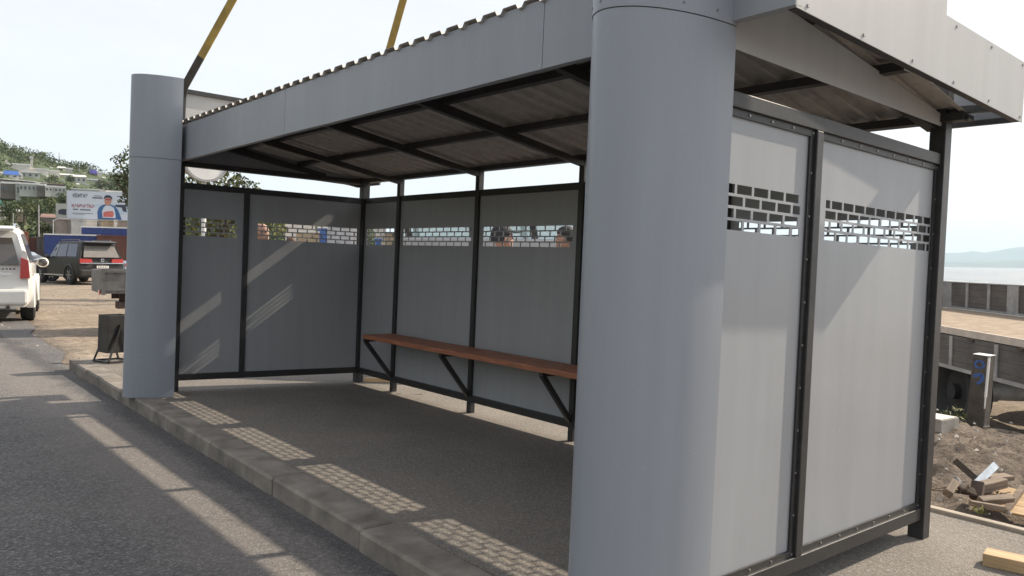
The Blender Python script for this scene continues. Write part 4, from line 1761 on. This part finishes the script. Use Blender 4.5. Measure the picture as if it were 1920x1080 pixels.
# ------------------------------------------------------------------ flatbed truck on the shore side
hF = 0.79
zF = CAM.z - hF
Bp, Ap = at(1920, 638, 8.6), at(1760, 611, 10.5)
dirv = Vector((Ap.x - Bp.x, Ap.y - Bp.y, 0)).normalized()
yaw_k = math.atan2(dirv.x, dirv.y)
org = Vector((Bp.x, Bp.y, 0)) - dirv * 0.9
gk = -0.77
org.z = gk
fk = thing('flatbed_truck', 'old flatbed truck with chipboard floor and its near drop-side hanging down', 'truck', frame(org, yaw_k))
zf = zF - gk
LEN, WID = 8.3, 2.45
mb = MB()
mb.box(0, LEN, 0, 0, 0, 0) if False else None
mb.box(0.0, WID, 0, LEN, zf - .07, zf)
mb.build('bed_floor', OSB, fk)
mb = MB()
mb.box(-.035, -.004, 0, LEN, zf - .075, zf + .012)
mb.box(0.0, WID, -.035, -.004, zf - .075, zf + .012)
mb.build('floor_edge', mat('pale_floor_edge', (0.58, 0.50, 0.42), 0.7, 0, 0.2, 6), fk)
# hanging near side
mb = MB()
mb.box(-.075, -.045, 0.02, LEN - .02, zf - .46, zf - .085)
ds = mb.build('drop_side', GREYBOARDS, fk)
mb = MB()
mb.box(-.092, -.040, 0.0, LEN, zf - .505, zf - .462)
for y in np.arange(0.25, LEN, 1.02):
    mb.box(-.092, -.077, y - .035, y + .035, zf - .46, zf - .09)
mb.build('side_stanchions', LTMETAL, ds)
mb = MB()
for y in np.arange(0.8, LEN, 1.02):
    mb.box(-.10, -.04, y - .06, y + .06, zf - .105, zf - .078)
mb.build('hinges', RUST, ds)
# far side, upright
mb = MB()
mb.box(WID + .005, WID + .035, 0.0, LEN, zf + .03, zf + .49)
fs = mb.build('drop_side', GREYBOARDS, fk)
mb = MB()
mb.box(WID - .02, WID + .002, 0.0, LEN, zf + .005, zf + .045)
mb.box(WID - .015, WID + .05, 0.0, LEN, zf + .492, zf + .51)
for i, y in enumerate(np.arange(0.4, LEN, 0.72)):
    wd = 0.16 if i % 3 == 1 else 0.04
    mb.box(WID - .018, WID + .002, y - wd, y + wd, zf + .047, zf + .488)
mb.build('side_stanchions', LTMETAL, fs)
mb = MB()
mb.box(.005, WID - .005, LEN + .005, LEN + .05, zf + .0, zf + .55)
mb.build('headboard', GREYBOARDS, fk)
mb = MB()
for x in (.75, 1.6):
    mb.box(x, x + .1, 0.1, LEN + 2.2, zf - .32, zf - .075)
for y in np.arange(0.4, LEN, 1.0):
    mb.box(.02, WID - .02, y - .04, y + .04, zf - .14, zf - .074)
mb.build('chassis', RUST, fk)
ya = (10.12 - (Bp - CAM).dot(FW)) + 0.9
RW_ = 0.5
for y in (ya, ya + 1.35, LEN + 0.9):
    for x in (0.13, WID - .13):
        mb = MB()
        prof = [(.27, -.02), (.34, -.10), (.44, -.14), (.49, -.13), (.50, -.10), (.50, .10), (.49, .13), (.44, .14), (.34, .10), (.27, .02)]
        rr = []
        for k in range(33):
            a = 2 * math.pi * k / 32
            rr.append([(x + q, y + math.cos(a) * pr, RW_ + math.sin(a) * pr) for pr, q in prof])
        mb.loft(rr, caps=False)
        wo = mb.build('wheel', TYRE, fk, smooth=40)
        mb = MB()
        mb.cyl((x, y, RW_), (1, 0, 0), .28, .10, 24)
        mb.cyl((x, y, RW_), (1, 0, 0), .10, .26, 16)
        mb.build('rim', TYRE, wo, smooth=40)
    mb = MB()
    mb.tube([(0.28, y, RW_), (.55, y, RW_), (.58, y, RW_), (.95, y, RW_), (1.22, y, RW_), (1.5, y, RW_), (1.87, y, RW_), (WID - .28, y, RW_)], [.13, .13, .11, .115, .24, .115, .11, .13], 14)
    mb.cyl((1.22, y, RW_ - .26), (0, 0, 1), .05, .1, 10)
    mb.build('axle', LTMETAL, fk, smooth=40)
mb = MB()
mb.box(.1, WID - .1, LEN + .35, LEN + 1.9, .75, 1.55)
mb.prism([(LEN + .35, 1.55), (LEN + 1.9, 1.55), (LEN + 1.65, 2.35), (LEN + .4, 2.35)], lambda a, b, tt: (tt, a, b), .1, WID - .1)
mb.build('cab', BLUE, fk, bev=0.05)
mb = MB()
mb.prism([(LEN + .6, 1.6), (LEN + 1.75, 1.6), (LEN + 1.55, 2.2), (LEN + .6, 2.2)], lambda a, b, tt: (tt, a, b), .085, .099)
mb.build('window', DKGLASS, fk)

# ------------------------------------------------------------------ shore-side bits
def lz(x, y):
    return plane_z(x, y, P1) + lump(x, y)


p = at(1832, 800, 7.45)
p.z = lz(p.x, p.y) - 0.06
cp = thing('concrete_post', 'square weathered grey post with blue paint marks in front of the truck', 'post', frame(p, azim(p) + 0.35) @ Matrix.Rotation(R(3.0), 4, 'Y'))
hp = at(1832, 664, 7.45).z - p.z
mb = MB()
mb.prism([(-.072, -.072), (.072, -.072), (.072, .072), (-.072, .072)], lambda a, b, t: (a * (1.12 if t < .1 else 1), b * (1.12 if t < .1 else 1), t), -.2, hp)
cpm = mat('post_weathered', (0.085, 0.074, 0.064), 0.9, 0, 0.45, 9, 40, 0.5, 0.01)
mb.build('shaft', cpm, cp, bev=0.012)
mb = MB()
mb.box(-.070, .074, -.074, .074, hp + .001, hp + .006)
mb.box(.060, .0755, -.0755, -.05, .25, hp - .01)
mb.build('white_edge', WHITEP, cp)  # white strips along the top and the right front edge
BP = mat('blue_spray_paint', (0.05, 0.12, 0.34), 0.8, 0, 0.4, 30)
mb = MB()
rr = []
for k in range(25):
    a = 2 * math.pi * k / 24
    rr.append([(-.005 + math.cos(a) * q * 1.1, dy, hp - .085 + math.sin(a) * q) for q, dy in ((.042, -.0745), (.042, -.0725), (.025, -.0725), (.025, -.0745))])
mb.loft(rr, caps=False)
for (x0, z0_, x1, z1_, w_) in ((-.05, -.20, .02, -.175, .03), (.02, -.175, .035, -.23, .032), (.03, -.23, -.01, -.27, .024), (-.005, -.33, .03, -.345, .02), (.0, -.36, .02, -.37, .025)):
    mb.bar((x0, -.0735, hp + z0_), (x1, -.0735, hp + z1_), .0022, w_, 0, (0, 0, 1))
mb.build('paint_marks', BP, cp)

p = at(1752, 838, 6.9)
p.z = lz(p.x, p.y) - .03
mb = MB()
mb.box(-.28, .12, -.12, .16, -.06, .155)
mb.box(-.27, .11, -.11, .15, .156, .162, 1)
o = mb.build('concrete_block', [CONC, mat('whitish_plaster_top', (0.62, 0.58, 0.52), 0.9, 0, 0.2, 12)], bev=0.008)  # thin whitish layer on the block's top face
o.matrix_world = frame(p, azim(p) + 0.5)
tag(o, 'pale square concrete block with whitish top beside the corner post', 'block')


def stick(name, label, cat, a, b, w, hgt, m, group=None, roll=0.0):
    """a piece of timber from photo point a to photo point b, both (u, v, d, lift)"""
    pts = []
    for (u, v, dd, lift) in (a, b):
        q = at(u, v, dd)
        q.z = max(lz(q.x, q.y) + lift, -5)
        pts.append(q)
    L_ = (pts[1] - pts[0])
    mid = (pts[0] + pts[1]) / 2
    mb = MB()
    n = L_.length
    mb.box(-n / 2, n / 2, -w / 2, w / 2, -hgt / 2, hgt / 2)
    o = mb.build(name, m, bev=min(w, hgt) * 0.12)
    q = L_.to_track_quat('X', 'Z')
    o.matrix_world = Matrix.Translation(mid) @ q.to_matrix().to_4x4() @ Matrix.Rotation(roll, 4, 'X')
    return tag(o, label, cat, group)


DG = 'debris pile on the dug dirt'
stick('scrap_board', 'bluish white board leaning up out of the debris pile', 'board', (1826, 942, 4.95, .06), (1866, 915, 5.1, .16), .045, .010, mat('bluish_white_board', (0.48, 0.55, 0.62), 0.5, 0, 0.3, 14), DG, 0.9)
stick('scrap_board', 'dark thin board with pale edge leaning left in the debris pile', 'board', (1788, 920, 5.1, .13), (1828, 936, 5.0, .06), .04, .012, mat('dark_board', (0.07, 0.055, 0.045), 0.8, 0, 0.3, 9), DG, 1.2)
stick('firewood_log', 'rough brown log lying on top of the debris pile', 'log', (1830, 940, 4.9, .07), (1880, 928, 5.0, .10), .07, .06, OLDWOOD, DG)
stick('firewood_log', 'greyish split log at the front of the debris pile', 'log', (1836, 955, 4.75, .035), (1898, 940, 4.8, .08), .045, .035, OLDWOOD, DG, .4)
stick('firewood_log', 'short dark stump in the middle of the debris pile', 'log', (1829, 950, 4.85, .01), (1834, 930, 4.9, .11), .07, .06, RUST, DG)
stick('firewood_log', 'pale split stick on the left of the debris pile', 'log', (1800, 942, 4.9, .05), (1832, 948, 4.85, .04), .04, .03, OLDWOOD, DG, .7)
stick('firewood_log', 'long grey stick low in the debris pile', 'log', (1818, 962, 4.72, .02), (1884, 950, 4.7, .03), .035, .03, OLDWOOD, DG)
stick('firewood_log', 'brown broken board end behind the debris pile', 'log', (1850, 928, 5.1, .05), (1892, 918, 5.15, .09), .08, .03, OLDWOOD, DG)
stick('firewood_log', 'squat grey brown chunk at the left end of the debris pile', 'log', (1776, 955, 4.85, .03), (1790, 935, 4.95, .06), .05, .05, OLDWOOD, DG, .5)
q = at(1799, 932, 4.95)
q.z = lz(q.x, q.y) + .05
mb = MB()
mb.tube([(0, 0, 0), (.07, .05, .0)], [.014, .016], 12)
mb.cyl((-.004, -.003, 0), (.8, .6, 0), .0125, .004, 12, 1)
o = mb.build('tin_can', [OLDMETAL, WHITEP], smooth=40)
o.location = q
tag(o, 'tiny metal can with a bright end in the debris pile', 'can', DG)
# chipboard sheet with battens
q = at(1915, 938, 4.85)
q.z = lz(q.x, q.y) + .045
pa = thing('pallet', 'pale wooden pallet board with cross battens at the right frame edge', 'pallet', frame(q, azim(q) + .25) @ Matrix.Rotation(R(14), 4, 'X'))
mb = MB()
for k in range(3):
    mb.box(-.17, .45, -.13 + k * .105, -.03 + k * .105, 0, .014)
mb.build('boards', NEWWOOD, pa)
for x in (-.04, .25):
    mb = MB()
    mb.box(x - .018, x + .018, -.16, .2, .0145, .04)
    mb.build('batten', OLDWOOD, pa)
# lumber block, bottom right
q = at(1900, 1068, 3.72)
q.z = lz(q.x, q.y)
mb = MB()
mb.box(-.12, .30, -.05, .06, 0.002, .062)
o = mb.build('timber_block', NEWWOOD, bev=0.004)
o.matrix_world = frame(q, azim(q) + .12)
tag(o, 'short pale timber block on the pavement at the bottom right corner', 'timber')
# small timber by the far back post
mb = MB()
mb.box(-.02, .42, -.025, .025, 0.002, .045)
o = mb.build('timber_batten', NEWWOOD, bev=0.003)
o.matrix_world = TILT @ frame(Vector((1.96, 5.86, 0)), 0.55)
tag(o, 'short pale timber batten lying at the far back corner post', 'timber')

# splinters and chips strewn round the debris pile
mb = MB()
for k in range(150):
    q = at(rng.gauss(1838, 34), rng.gauss(945, 16), 4.9)
    ln, w_ = rng.uniform(.02, .13), rng.uniform(.004, .014)
    M_ = Vector((q.x, q.y, lz(q.x, q.y) + rng.uniform(.004, .05)))
    mb.obox(M_, (ln, w_, w_ * rng.uniform(.3, .9)), (rng.uniform(-.4, .4), rng.uniform(-.35, .35), rng.uniform(0, 6.28)), rng.choice((0, 0, 1, 2)))
o = mb.build('wood_splinters', [OLDWOOD, RUST, NEWWOOD])
tag(o, 'splinters and bark chips strewn round the debris pile', 'splinters', kind='stuff')

# weeds on the shore edge
bl = []
for (u, v, dd, r) in ((1800, 800, 7.7, .09), (1815, 808, 7.5, .06), (1852, 806, 7.6, .06), (1830, 966, 4.62, .03), (1772, 792, 7.8, .12)):
    q = at(u, v, dd)
    q.z = lz(q.x, q.y) + .02
    for k in range(3):
        bl.append((q.x + rng.uniform(-r, r), q.y + rng.uniform(-r, r), q.z, r * .8, r * .8, r * .55))
o = leaves('weeds', bl, 0.028, 0.9, OLIVE, None, 0.25)
tag(o, 'sparse green weeds along the dug dirt', 'weeds', kind='stuff')

# loose stones on dirt and pavement
mb = MB()
for k in range(520):
    if k < 330:
        x, y = rng.uniform(2.55, 6.0), rng.uniform(-1.4, 2.2)
        z = lz(x, y)
        s_ = rng.uniform(.004, .022)
    elif k < 420:
        x, y = rng.uniform(1.9, 2.42), rng.uniform(-1.5, 1.0)
        z = plane_z(x, y, P1)
        s_ = rng.uniform(.003, .008)
    else:
        y = rng.uniform(9, 24)
        x = rng.uniform(road_edge(y) - .8, road_edge(y) + 4)
        z = gz(x, y)
        s_ = rng.uniform(.01, .035)
    P = []
    for a in range(6):
        t = a * math.pi / 3
        P.append((x + math.cos(t) * s_ * rng.uniform(.7, 1.2), y + math.sin(t) * s_ * rng.uniform(.7, 1.2), z - .002))
    P.append((x + rng.uniform(-.3, .3) * s_, y, z + s_ * rng.uniform(.6, 1.0)))
    mb.add(P, [(i, (i + 1) % 6, 6) for i in range(6)], 0 if rng.random() < .7 else 1)
o = mb.build('loose_stones', [mat('stone_grey', (0.30, 0.27, 0.23), 0.9, 0, 0.5, 3), mat('stone_pale', (0.5, 0.46, 0.41), 0.9, 0, 0.2, 3)])
tag(o, 'loose stones and rubble scattered on the dirt', 'stones', kind='stuff')


# ------------------------------------------------------------------ people behind the shelter
def evaluated(o):
    dg = bpy.context.evaluated_depsgraph_get()
    me = bpy.data.meshes.new_from_object(o.evaluated_get(dg))
    bpy.data.objects.remove(o)
    return me


def person(label, mtx, shirt, trousers, hair=HAIRM, bald=False, cap=None, H=1.75, arm=0.0, turn=0.0):
    k = H / 1.75
    J = {'pel': (0, 0, .95, .135), 'sp': (0, .0, 1.10, .13), 'ch': (0, 0, 1.29, .15), 'nk': (0, .0, 1.46, .062), 'hd': (0, .015, 1.56, .06)}
    E = [('pel', 'sp'), ('sp', 'ch'), ('ch', 'nk'), ('nk', 'hd')]
    for sd, s_ in (('l', -1), ('r', 1)):
        a_ = arm if s_ > 0 else 0.0
        J['hp' + sd] = (s_ * .10, 0, .88, .095)
        J['kn' + sd] = (s_ * .115, .03, .49, .062)
        J['an' + sd] = (s_ * .12, -.02, .09, .045)
        J['to' + sd] = (s_ * .14, .15, .04, .038)
        J['sh' + sd] = (s_ * .185, -.01, 1.40, .062)
        J['el' + sd] = (s_ * .25, -.03 + a_ * .1, 1.12, .045)
        J['wr' + sd] = (s_ * .26 - s_ * a_ * .12, .07 + a_ * .2, .88 + a_ * .28, .030)
        J['pa' + sd] = (s_ * .26 - s_ * a_ * .15, .10 + a_ * .26, .80 + a_ * .33, .032)
        E += [('pel', 'hp' + sd), ('hp' + sd, 'kn' + sd), ('kn' + sd, 'an' + sd), ('an' + sd, 'to' + sd), ('ch', 'sh' + sd), ('sh' + sd, 'el' + sd), ('el' + sd, 'wr' + sd), ('wr' + sd, 'pa' + sd)]
    names = list(J)
    me = bpy.data.meshes.new('body')
    me.from_pydata([J[n][:3] for n in names], [(names.index(a), names.index(b)) for a, b in E], [])
    o = bpy.data.objects.new('body', me)
    COL.objects.link(o)
    o.modifiers.new('skin', 'SKIN')
    for i, n in enumerate(names):
        r = J[n][3]
        fx = 1.15 if n in ('ch', 'pel', 'sp') else 1.0
        me.skin_vertices[0].data[i].radius = (r * fx, r)
        me.skin_vertices[0].data[i].use_root = (n == 'pel')
    sm = o.modifiers.new('sub', 'SUBSURF')
    sm.levels = sm.render_levels = 2
    skin_me = evaluated(o)
    bm = bmesh.new()
    bm.from_mesh(skin_me)
    mb = MB()
    # head with nose, brow, chin, ears
    rings = []
    for z, rx, ry, cy in ((1.515, .035, .045, .045), (1.535, .052, .066, .036), (1.56, .061, .080, .026), (1.60, .071, .092, .012), (1.645, .076, .098, .004), (1.69, .075, .096, -.002), (1.725, .062, .080, -.006), (1.745, .035, .045, -.008)):
        ring = []
        for q in range(16):
            a = 2 * math.pi * q / 16
            ring.append((rx * math.cos(a), cy + ry * math.sin(a), z))
        rings.append(ring)
    mb.loft(rings)
    mb.add([(-.014, .100, 1.60), (.014, .100, 1.60), (0, .128, 1.605), (0, .100, 1.645), (0, .095, 1.592)], [(0, 2, 3), (2, 1, 3), (0, 4, 2), (4, 1, 2), (0, 3, 1), (0, 1, 4)])
    mb.sphere((0, .098, 1.562), (.026, .010, .008), 8, 6)
    for s_ in (-1, 1):
        mb.sphere((s_ * .076, -.002, 1.625), (.012, .022, .032), 8, 6)
        mb.sphere((s_ * .03, .092, 1.652), (.022, .010, .008), 8, 6)
    base_me = bpy.data.meshes.new('tmp')
    base_me.from_pydata(mb.v, [], mb.f)
    bm.from_mesh(base_me)
    tm = bpy.data.meshes.new('body')
    bm.to_mesh(tm)
    bm.free()
    o = bpy.data.objects.new('body', tm)
    COL.objects.link(o)
    rm = o.modifiers.new('re', 'REMESH')
    rm.mode = 'VOXEL'
    rm.voxel_size = 0.014
    sm = o.modifiers.new('s', 'SMOOTH')
    sm.iterations = 2
    me = evaluated(o)
    # fingers and eyes added to the same body mesh
    bm = bmesh.new()
    bm.from_mesh(me)
    mb = MB()
    for sd, s_ in (('l', -1), ('r', 1)):
        w_, p_ = Vector(J['wr' + sd][:3]), Vector(J['pa' + sd][:3])
        dr = (p_ - w_).normalized()
        ac = Vector((0, 1, 0)) - dr * dr.y
        ac.normalize()
        inn = Vector((-s_, 0, 0))
        for i, (off, ln) in enumerate(((.027, .075), (.009, .085), (-.009, .078), (-.026, .06))):
            b0 = p_ + ac * off
            mb.tube([b0, b0 + dr * ln * .45 + inn * .004, b0 + dr * ln * .8 + inn * .016, b0 + dr * ln * .95 + inn * .03], [.0095, .009, .008, .006], 8)
        b0 = w_.lerp(p_, .55) + ac * .025
        mb.tube([b0, b0 + ac * .022 + dr * .025, b0 + ac * .026 + dr * .055], [.011, .010, .007], 8)
    fm_ = bpy.data.meshes.new('tmp')
    fm_.from_pydata(mb.v, [], mb.f)
    bm.from_mesh(fm_)
    me2 = bpy.data.meshes.new('body')
    bm.to_mesh(me2)
    bm.free()
    SHOE = mat('dark_shoe', (0.03, 0.028, 0.026), 0.7)
    for m_ in (SKIN, shirt, trousers, SHOE):
        me2.materials.append(m_)
    wl, wr = Vector(J['wrl'][:3]), Vector(J['wrr'][:3])
    pl_, pr_ = Vector(J['pal'][:3]), Vector(J['par'][:3])
    for p in me2.polygons:
        c = p.center
        i = 1
        hand = False
        for w_, q_ in ((wl, pl_), (wr, pr_)):
            dd = (q_ - w_)
            if (c - w_).dot(dd.normalized()) > 0.0 and (c - w_).length < .26 and abs(c.x) > .08:
                hand = True
        if hand or c.z > 1.475:
            i = 0
        elif c.z < .10:
            i = 3
        elif c.z < .93 and abs(c.x) < .21:
            i = 2
        p.material_index = i
        p.use_smooth = True
    t = thing('person', label, 'person', mtx)
    ob = bpy.data.objects.new('body', me2)
    COL.objects.link(ob)
    ob.parent = t
    ob.scale = (k, k, k)
    mb = MB()
    for s_ in (-1, 1):
        mb.sphere((s_ * .03, .094, 1.637), (.011, .008, .008), 8, 6)
    e = mb.build('eyes', HAIRM, t, smooth=60)
    e.scale = (k, k, k)
    if not bald:
        mb = MB()
        rings = []
        for z, rx, ry, cy in ((1.60, .083, .080, -.028), (1.64, .088, .100, -.016), (1.68, .089, .106, -.008), (1.715, .082, .099, -.004), (1.745, .064, .078, -.006), (1.765, .034, .040, -.008)):
            rings.append([(rx * math.cos(2 * math.pi * q / 18) * (1 + .05 * math.sin(q * 7)), cy + ry * math.sin(2 * math.pi * q / 18), z + (.035 if z < 1.66 and math.sin(2 * math.pi * q / 18) > .3 else 0)) for q in range(18)])
        mb.loft(rings)
        if cap:
            mb.prism([(-.07, .08), (.07, .08), (.055, .16), (0, .18), (-.055, .16)], lambda a, b, t_: (a, b, t_), 1.688, 1.696)
        hr = mb.build('cap' if cap else 'hair', cap or hair, t, smooth=50)
        hr.scale = (k, k, k)
    return t


def stand(u, d, yaw, dz=0.0):
    p = ground_at(u, d)
    p.z += dz
    return frame(p, yaw)


def fit_person(u, v_top, d, yaw):
    """standing height so that the crown of the head meets photo row v_top"""
    p = ground_at(u, d)
    return frame(p, yaw), max(1.55, min(1.9, (at(u, v_top, d).z - p.z) * 1.75 / 1.765))


REDSH = mat('faded_red_shirt', (0.36, 0.09, 0.10), 0.85, 0, 0.15, 10)
ORJ = mat('rust_orange_jacket', (0.22, 0.085, 0.035), 0.85, 0, 0.15, 10)
BLUEJ = mat('blue_jacket', (0.10, 0.13, 0.40), 0.8, 0, 0.15, 10)
BRJ = mat('brown_jacket', (0.14, 0.10, 0.08), 0.85, 0, 0.15, 10)
JEANS = mat('dark_trousers', (0.05, 0.055, 0.075), 0.85, 0, 0.2, 10)
DKCAP = mat('dark_cap', (0.035, 0.035, 0.042), 0.8, 0, 0.2, 10)
m_, H_ = fit_person(490, 417, 11.0, 2.6)
person('bald person in a faded red shirt behind the far end wall', m_, REDSH, JEANS, bald=True, H=H_, arm=.7)
m_, H_ = fit_person(546, 433, 19.0, 2.2)
person('person with brown hair and a brown jacket farther behind the far end wall', m_, BRJ, JEANS, mat('brown_hair', (0.10, 0.055, 0.035), 0.7), H=H_)
m_, H_ = fit_person(941, 421, 7.6, 1.9)
person('person in a dark cap and rust orange jacket close behind the back wall', m_, ORJ, JEANS, cap=DKCAP, H=H_, arm=.5)
m_, H_ = fit_person(1060, 424, 8.9, -0.6)
person('dark-haired person in a blue jacket behind the back wall beside the van window', m_, BLUEJ, JEANS, H=H_, arm=.4)

# ------------------------------------------------------------------ things seen through the slots of the back wall
# van whose windows show through the slots
p = ground_at(1060, 10.6)
yv = azim(p) + 1.45
vn = thing('van', 'pale grey van with pale tinted windows behind the back wall', 'van', frame(p, yv))
zw0, zw1 = at(1060, 452, 10.6).z - p.z, at(1060, 400, 10.6).z - p.z
VP = mat('pale_grey_van_paint', (0.42, 0.42, 0.43), 0.35, 0, 0.06, 2)
CY = glass_mat('pale_cyan_glass', (0.62, 0.80, 0.82), 0.35)
VL, VW = 4.4, 1.75
mb = MB()
mb.prism([(-2.2, .35), (2.2, .35), (2.25, .95), (1.55, 1.12), (1.1, zw0), (-2.2, zw0)], lambda a, b, t: (t, a, b), -VW / 2, VW / 2)
mb.build('body', VP, vn, bev=0.03)
mb = MB()
mb.box(-VW / 2 + .06, VW / 2 - .06, -2.15, .45, zw1, zw1 + .08)
mb.build('roof', VP, vn, bev=0.03)
for s_ in (-1, 1):
    x = s_ * (VW / 2 - .07)
    for ya_, yb_, wa_, wb_ in ((1.1, .43, .06, .09), (.30, .22, .04, .05), (-.48, -.55, .05, .08), (-1.23, -1.3, .05, .08), (-2.03, -2.1, .05, .08)):
        mb = MB()
        mb.bar((x, ya_, zw0), (x, yb_, zw1), wa_, wb_)
        mb.build('window_pillar', BLACKCAR, vn)
for s_ in (-1, 1):
    x = s_ * (VW / 2 - .07)
    mb = MB()
    mb.prism([(1.06, zw0), (-2.1, zw0), (-2.1, zw1), (.42, zw1)], lambda a, b, t: (t, a, b), x - .002, x + .002)
    mb.build('window', CY, vn)
mb = MB()
rr = []
for k in range(25):
    a = 2 * math.pi * k / 24
    c = Vector((-.35, .55, zw0 + .06))
    e1, e2 = Vector((1, 0, 0)), Vector((0, -.45, .9)).normalized()
    ctr = c + (e1 * math.cos(a) + e2 * math.sin(a)) * .18
    rad_ = (e1 * math.cos(a) + e2 * math.sin(a))
    nn = e1.cross(e2)
    rr.append([ctr + (rad_ * math.cos(b_) + nn * math.sin(b_)) * .016 for b_ in (0, 1.57, 3.14, 4.71)])
mb.loft(rr, caps=False)
mb.bar((-.53, .55, zw0 + .06), (-.17, .55, zw0 + .06), .03)
mb.bar((-.35, .55, zw0 + .06), (-.35, .85, zw0 - .1), .03)
mb.build('steering_wheel', TYRE, vn, smooth=50)
for s_ in (-1, 1):
    for y in (-1.45, 1.45):
        wheel(vn, s_ * (VW / 2 - .11), y, .33, .2, s_)
for s_ in (-1, 1):
    mb = MB()
    mb.sphere((s_ * .62, 2.22, .82), (.12, .05, .09), 12, 8)
    mb.build('headlamp', LAMPW, vn, smooth=60)

SG = 'buildings and containers beyond the back wall'
simple_box('shipping_container', 'rust brown container seen low through the long back wall slot', 'container', 752, 778, 451, 46, 3, CONTR, True, group=SG)
simple_box('shipping_container', 'teal blue container beside the rust brown one behind the back wall', 'container', 780, 826, 452.5, 46, 3, mat('teal_blue_paint', (0.04, 0.14, 0.24), 0.6, 0, 0.3, 1), True, group=SG)
simple_box('shipping_container', 'brown container at the right end of the long back wall slot', 'container', 868, 905, 451, 44, 3, CONTR, True, group=SG)
simple_box('site_hut', 'cream hut seen through the narrow back wall slot', 'hut', 702, 724, 424, 50, 4, WW, False, GREYROOF, group=SG)
simple_box('site_hut', 'tan hut right of the cream hut behind the narrow slot', 'hut', 722, 742, 438, 48, 4, CONTT, False, GREYROOF, group=SG)
simple_box('shipping_container', 'light blue container low in the narrow back wall slot', 'container', 703, 715, 451, 40, 3, BLUE, True, group=SG)
simple_box('site_hut', 'whitish hut seen high through the far wall slot', 'hut', 536, 590, 414, 95, 5, WW, False, WHITEROOF, group=SG)
simple_box('sign_hut', 'hut with bright blue front seen through the far wall slot', 'hut', 596, 613, 428, 60, 3, BLUE, False, WHITEP, group=SG)
simple_box('site_hut', 'pale grey hut at the right of the far wall slot', 'hut', 612, 670, 427, 64, 4, CONT2, True, group=SG)
simple_box('site_hut', 'cream hut in the middle of the far wall slot', 'hut', 556, 598, 436, 58, 4, CONTT, False, WHITEROOF, group=SG)
for (u, d, m, lab) in [(560, 26, mat('teal_car_paint', (0.20, 0.42, 0.38), 0.3), 'pale teal saloon seen through the far wall slot'), (640, 30, SILVERCAR, 'silver saloon seen through the right of the far wall slot')]:
    p = ground_at(u, d)
    car('parked_car', lab, frame(p, 1.9), m, 4.4, 1.75, 1.62, 0.98, 0.32, False, DKGLASS, group='cars behind the shelter')

# ------------------------------------------------------------------ light
SUN_T = (Q @ Vector((-1, 0.215, -0.793))).normalized()      # direction the light travels
to_sun = -SUN_T
el = math.asin(to_sun.z)
az = math.atan2(to_sun.x, to_sun.y)
sl = bpy.data.lights.new('sun', 'SUN')
sl.energy = 5.0
sl.angle = R(0.55)
sl.color = (1.0, 0.88, 0.72)
so = bpy.data.objects.new('sun', sl)
COL.objects.link(so)
so.rotation_euler = SUN_T.to_track_quat('-Z', 'Y').to_euler()
so.location = (20, -5, 30)

world = bpy.data.worlds.new('World')
scene.world = world
world.use_nodes = True
nt = world.node_tree
sky = nt.nodes.new('ShaderNodeTexSky')
sky.sky_type = 'NISHITA'
sky.sun_disc = False
sky.sun_elevation = el
sky.sun_rotation = az
sky.air_density = 1.0
sky.dust_density = 3.5
sky.ozone_density = 1.0
hs = nt.nodes.new('ShaderNodeHueSaturation')
hs.inputs['Saturation'].default_value = 0.6
nt.links.new(sky.outputs['Color'], hs.inputs['Color'])
tcw = nt.nodes.new('ShaderNodeTexCoord')
mpw = nt.nodes.new('ShaderNodeMapping')
mpw.inputs['Scale'].default_value = (1, 1, 3.5)
nt.links.new(tcw.outputs['Generated'], mpw.inputs['Vector'])
cl = noise(nt, 2.2, 7, 0.6, mpw.outputs['Vector'], 0.6)
mx = mixc(nt, ramp(nt, cl, [(0.35, 0.58), (0.65, 0.66)]), hs.outputs['Color'], (10.3, 10.4, 10.9))      # thin bright overcast veil
bg = nt.nodes['Background']
nt.links.new(mx, bg.inputs['Color'])
bg.inputs['Strength'].default_value = 0.09

# sea haze: pale air between here and the far shore
mb = MB()
HZ0, HZ1 = -9.0, 470.0
mb.box(-2500, 12500, -6000, 13000, HZ0, HZ1)
m = bpy.data.materials.new('haze_air')
m.use_nodes = True
nt = m.node_tree
nt.nodes.clear()
out = nt.nodes.new('ShaderNodeOutputMaterial')
vol = nt.nodes.new('ShaderNodeVolumePrincipled')
vol.inputs['Color'].default_value = (0.70, 0.88, 1.0, 1)
vol.inputs['Density'].default_value = 0.0001
nt.links.new(vol.outputs[0], out.inputs['Volume'])
HAZE = True
if HAZE:
    o = mb.build('haze', m)
    tag(o, 'pale blue air between the shore and the far mountains', 'haze', kind='stuff')

scene.view_settings.view_transform = 'Standard'
scene.view_settings.look = 'None'
scene.view_settings.exposure = 0.45
scene.view_settings.gamma = 1.0
scene.cycles.max_bounces = 8
scene.cycles.transparent_max_bounces = 8
scene.cycles.volume_bounces = 1
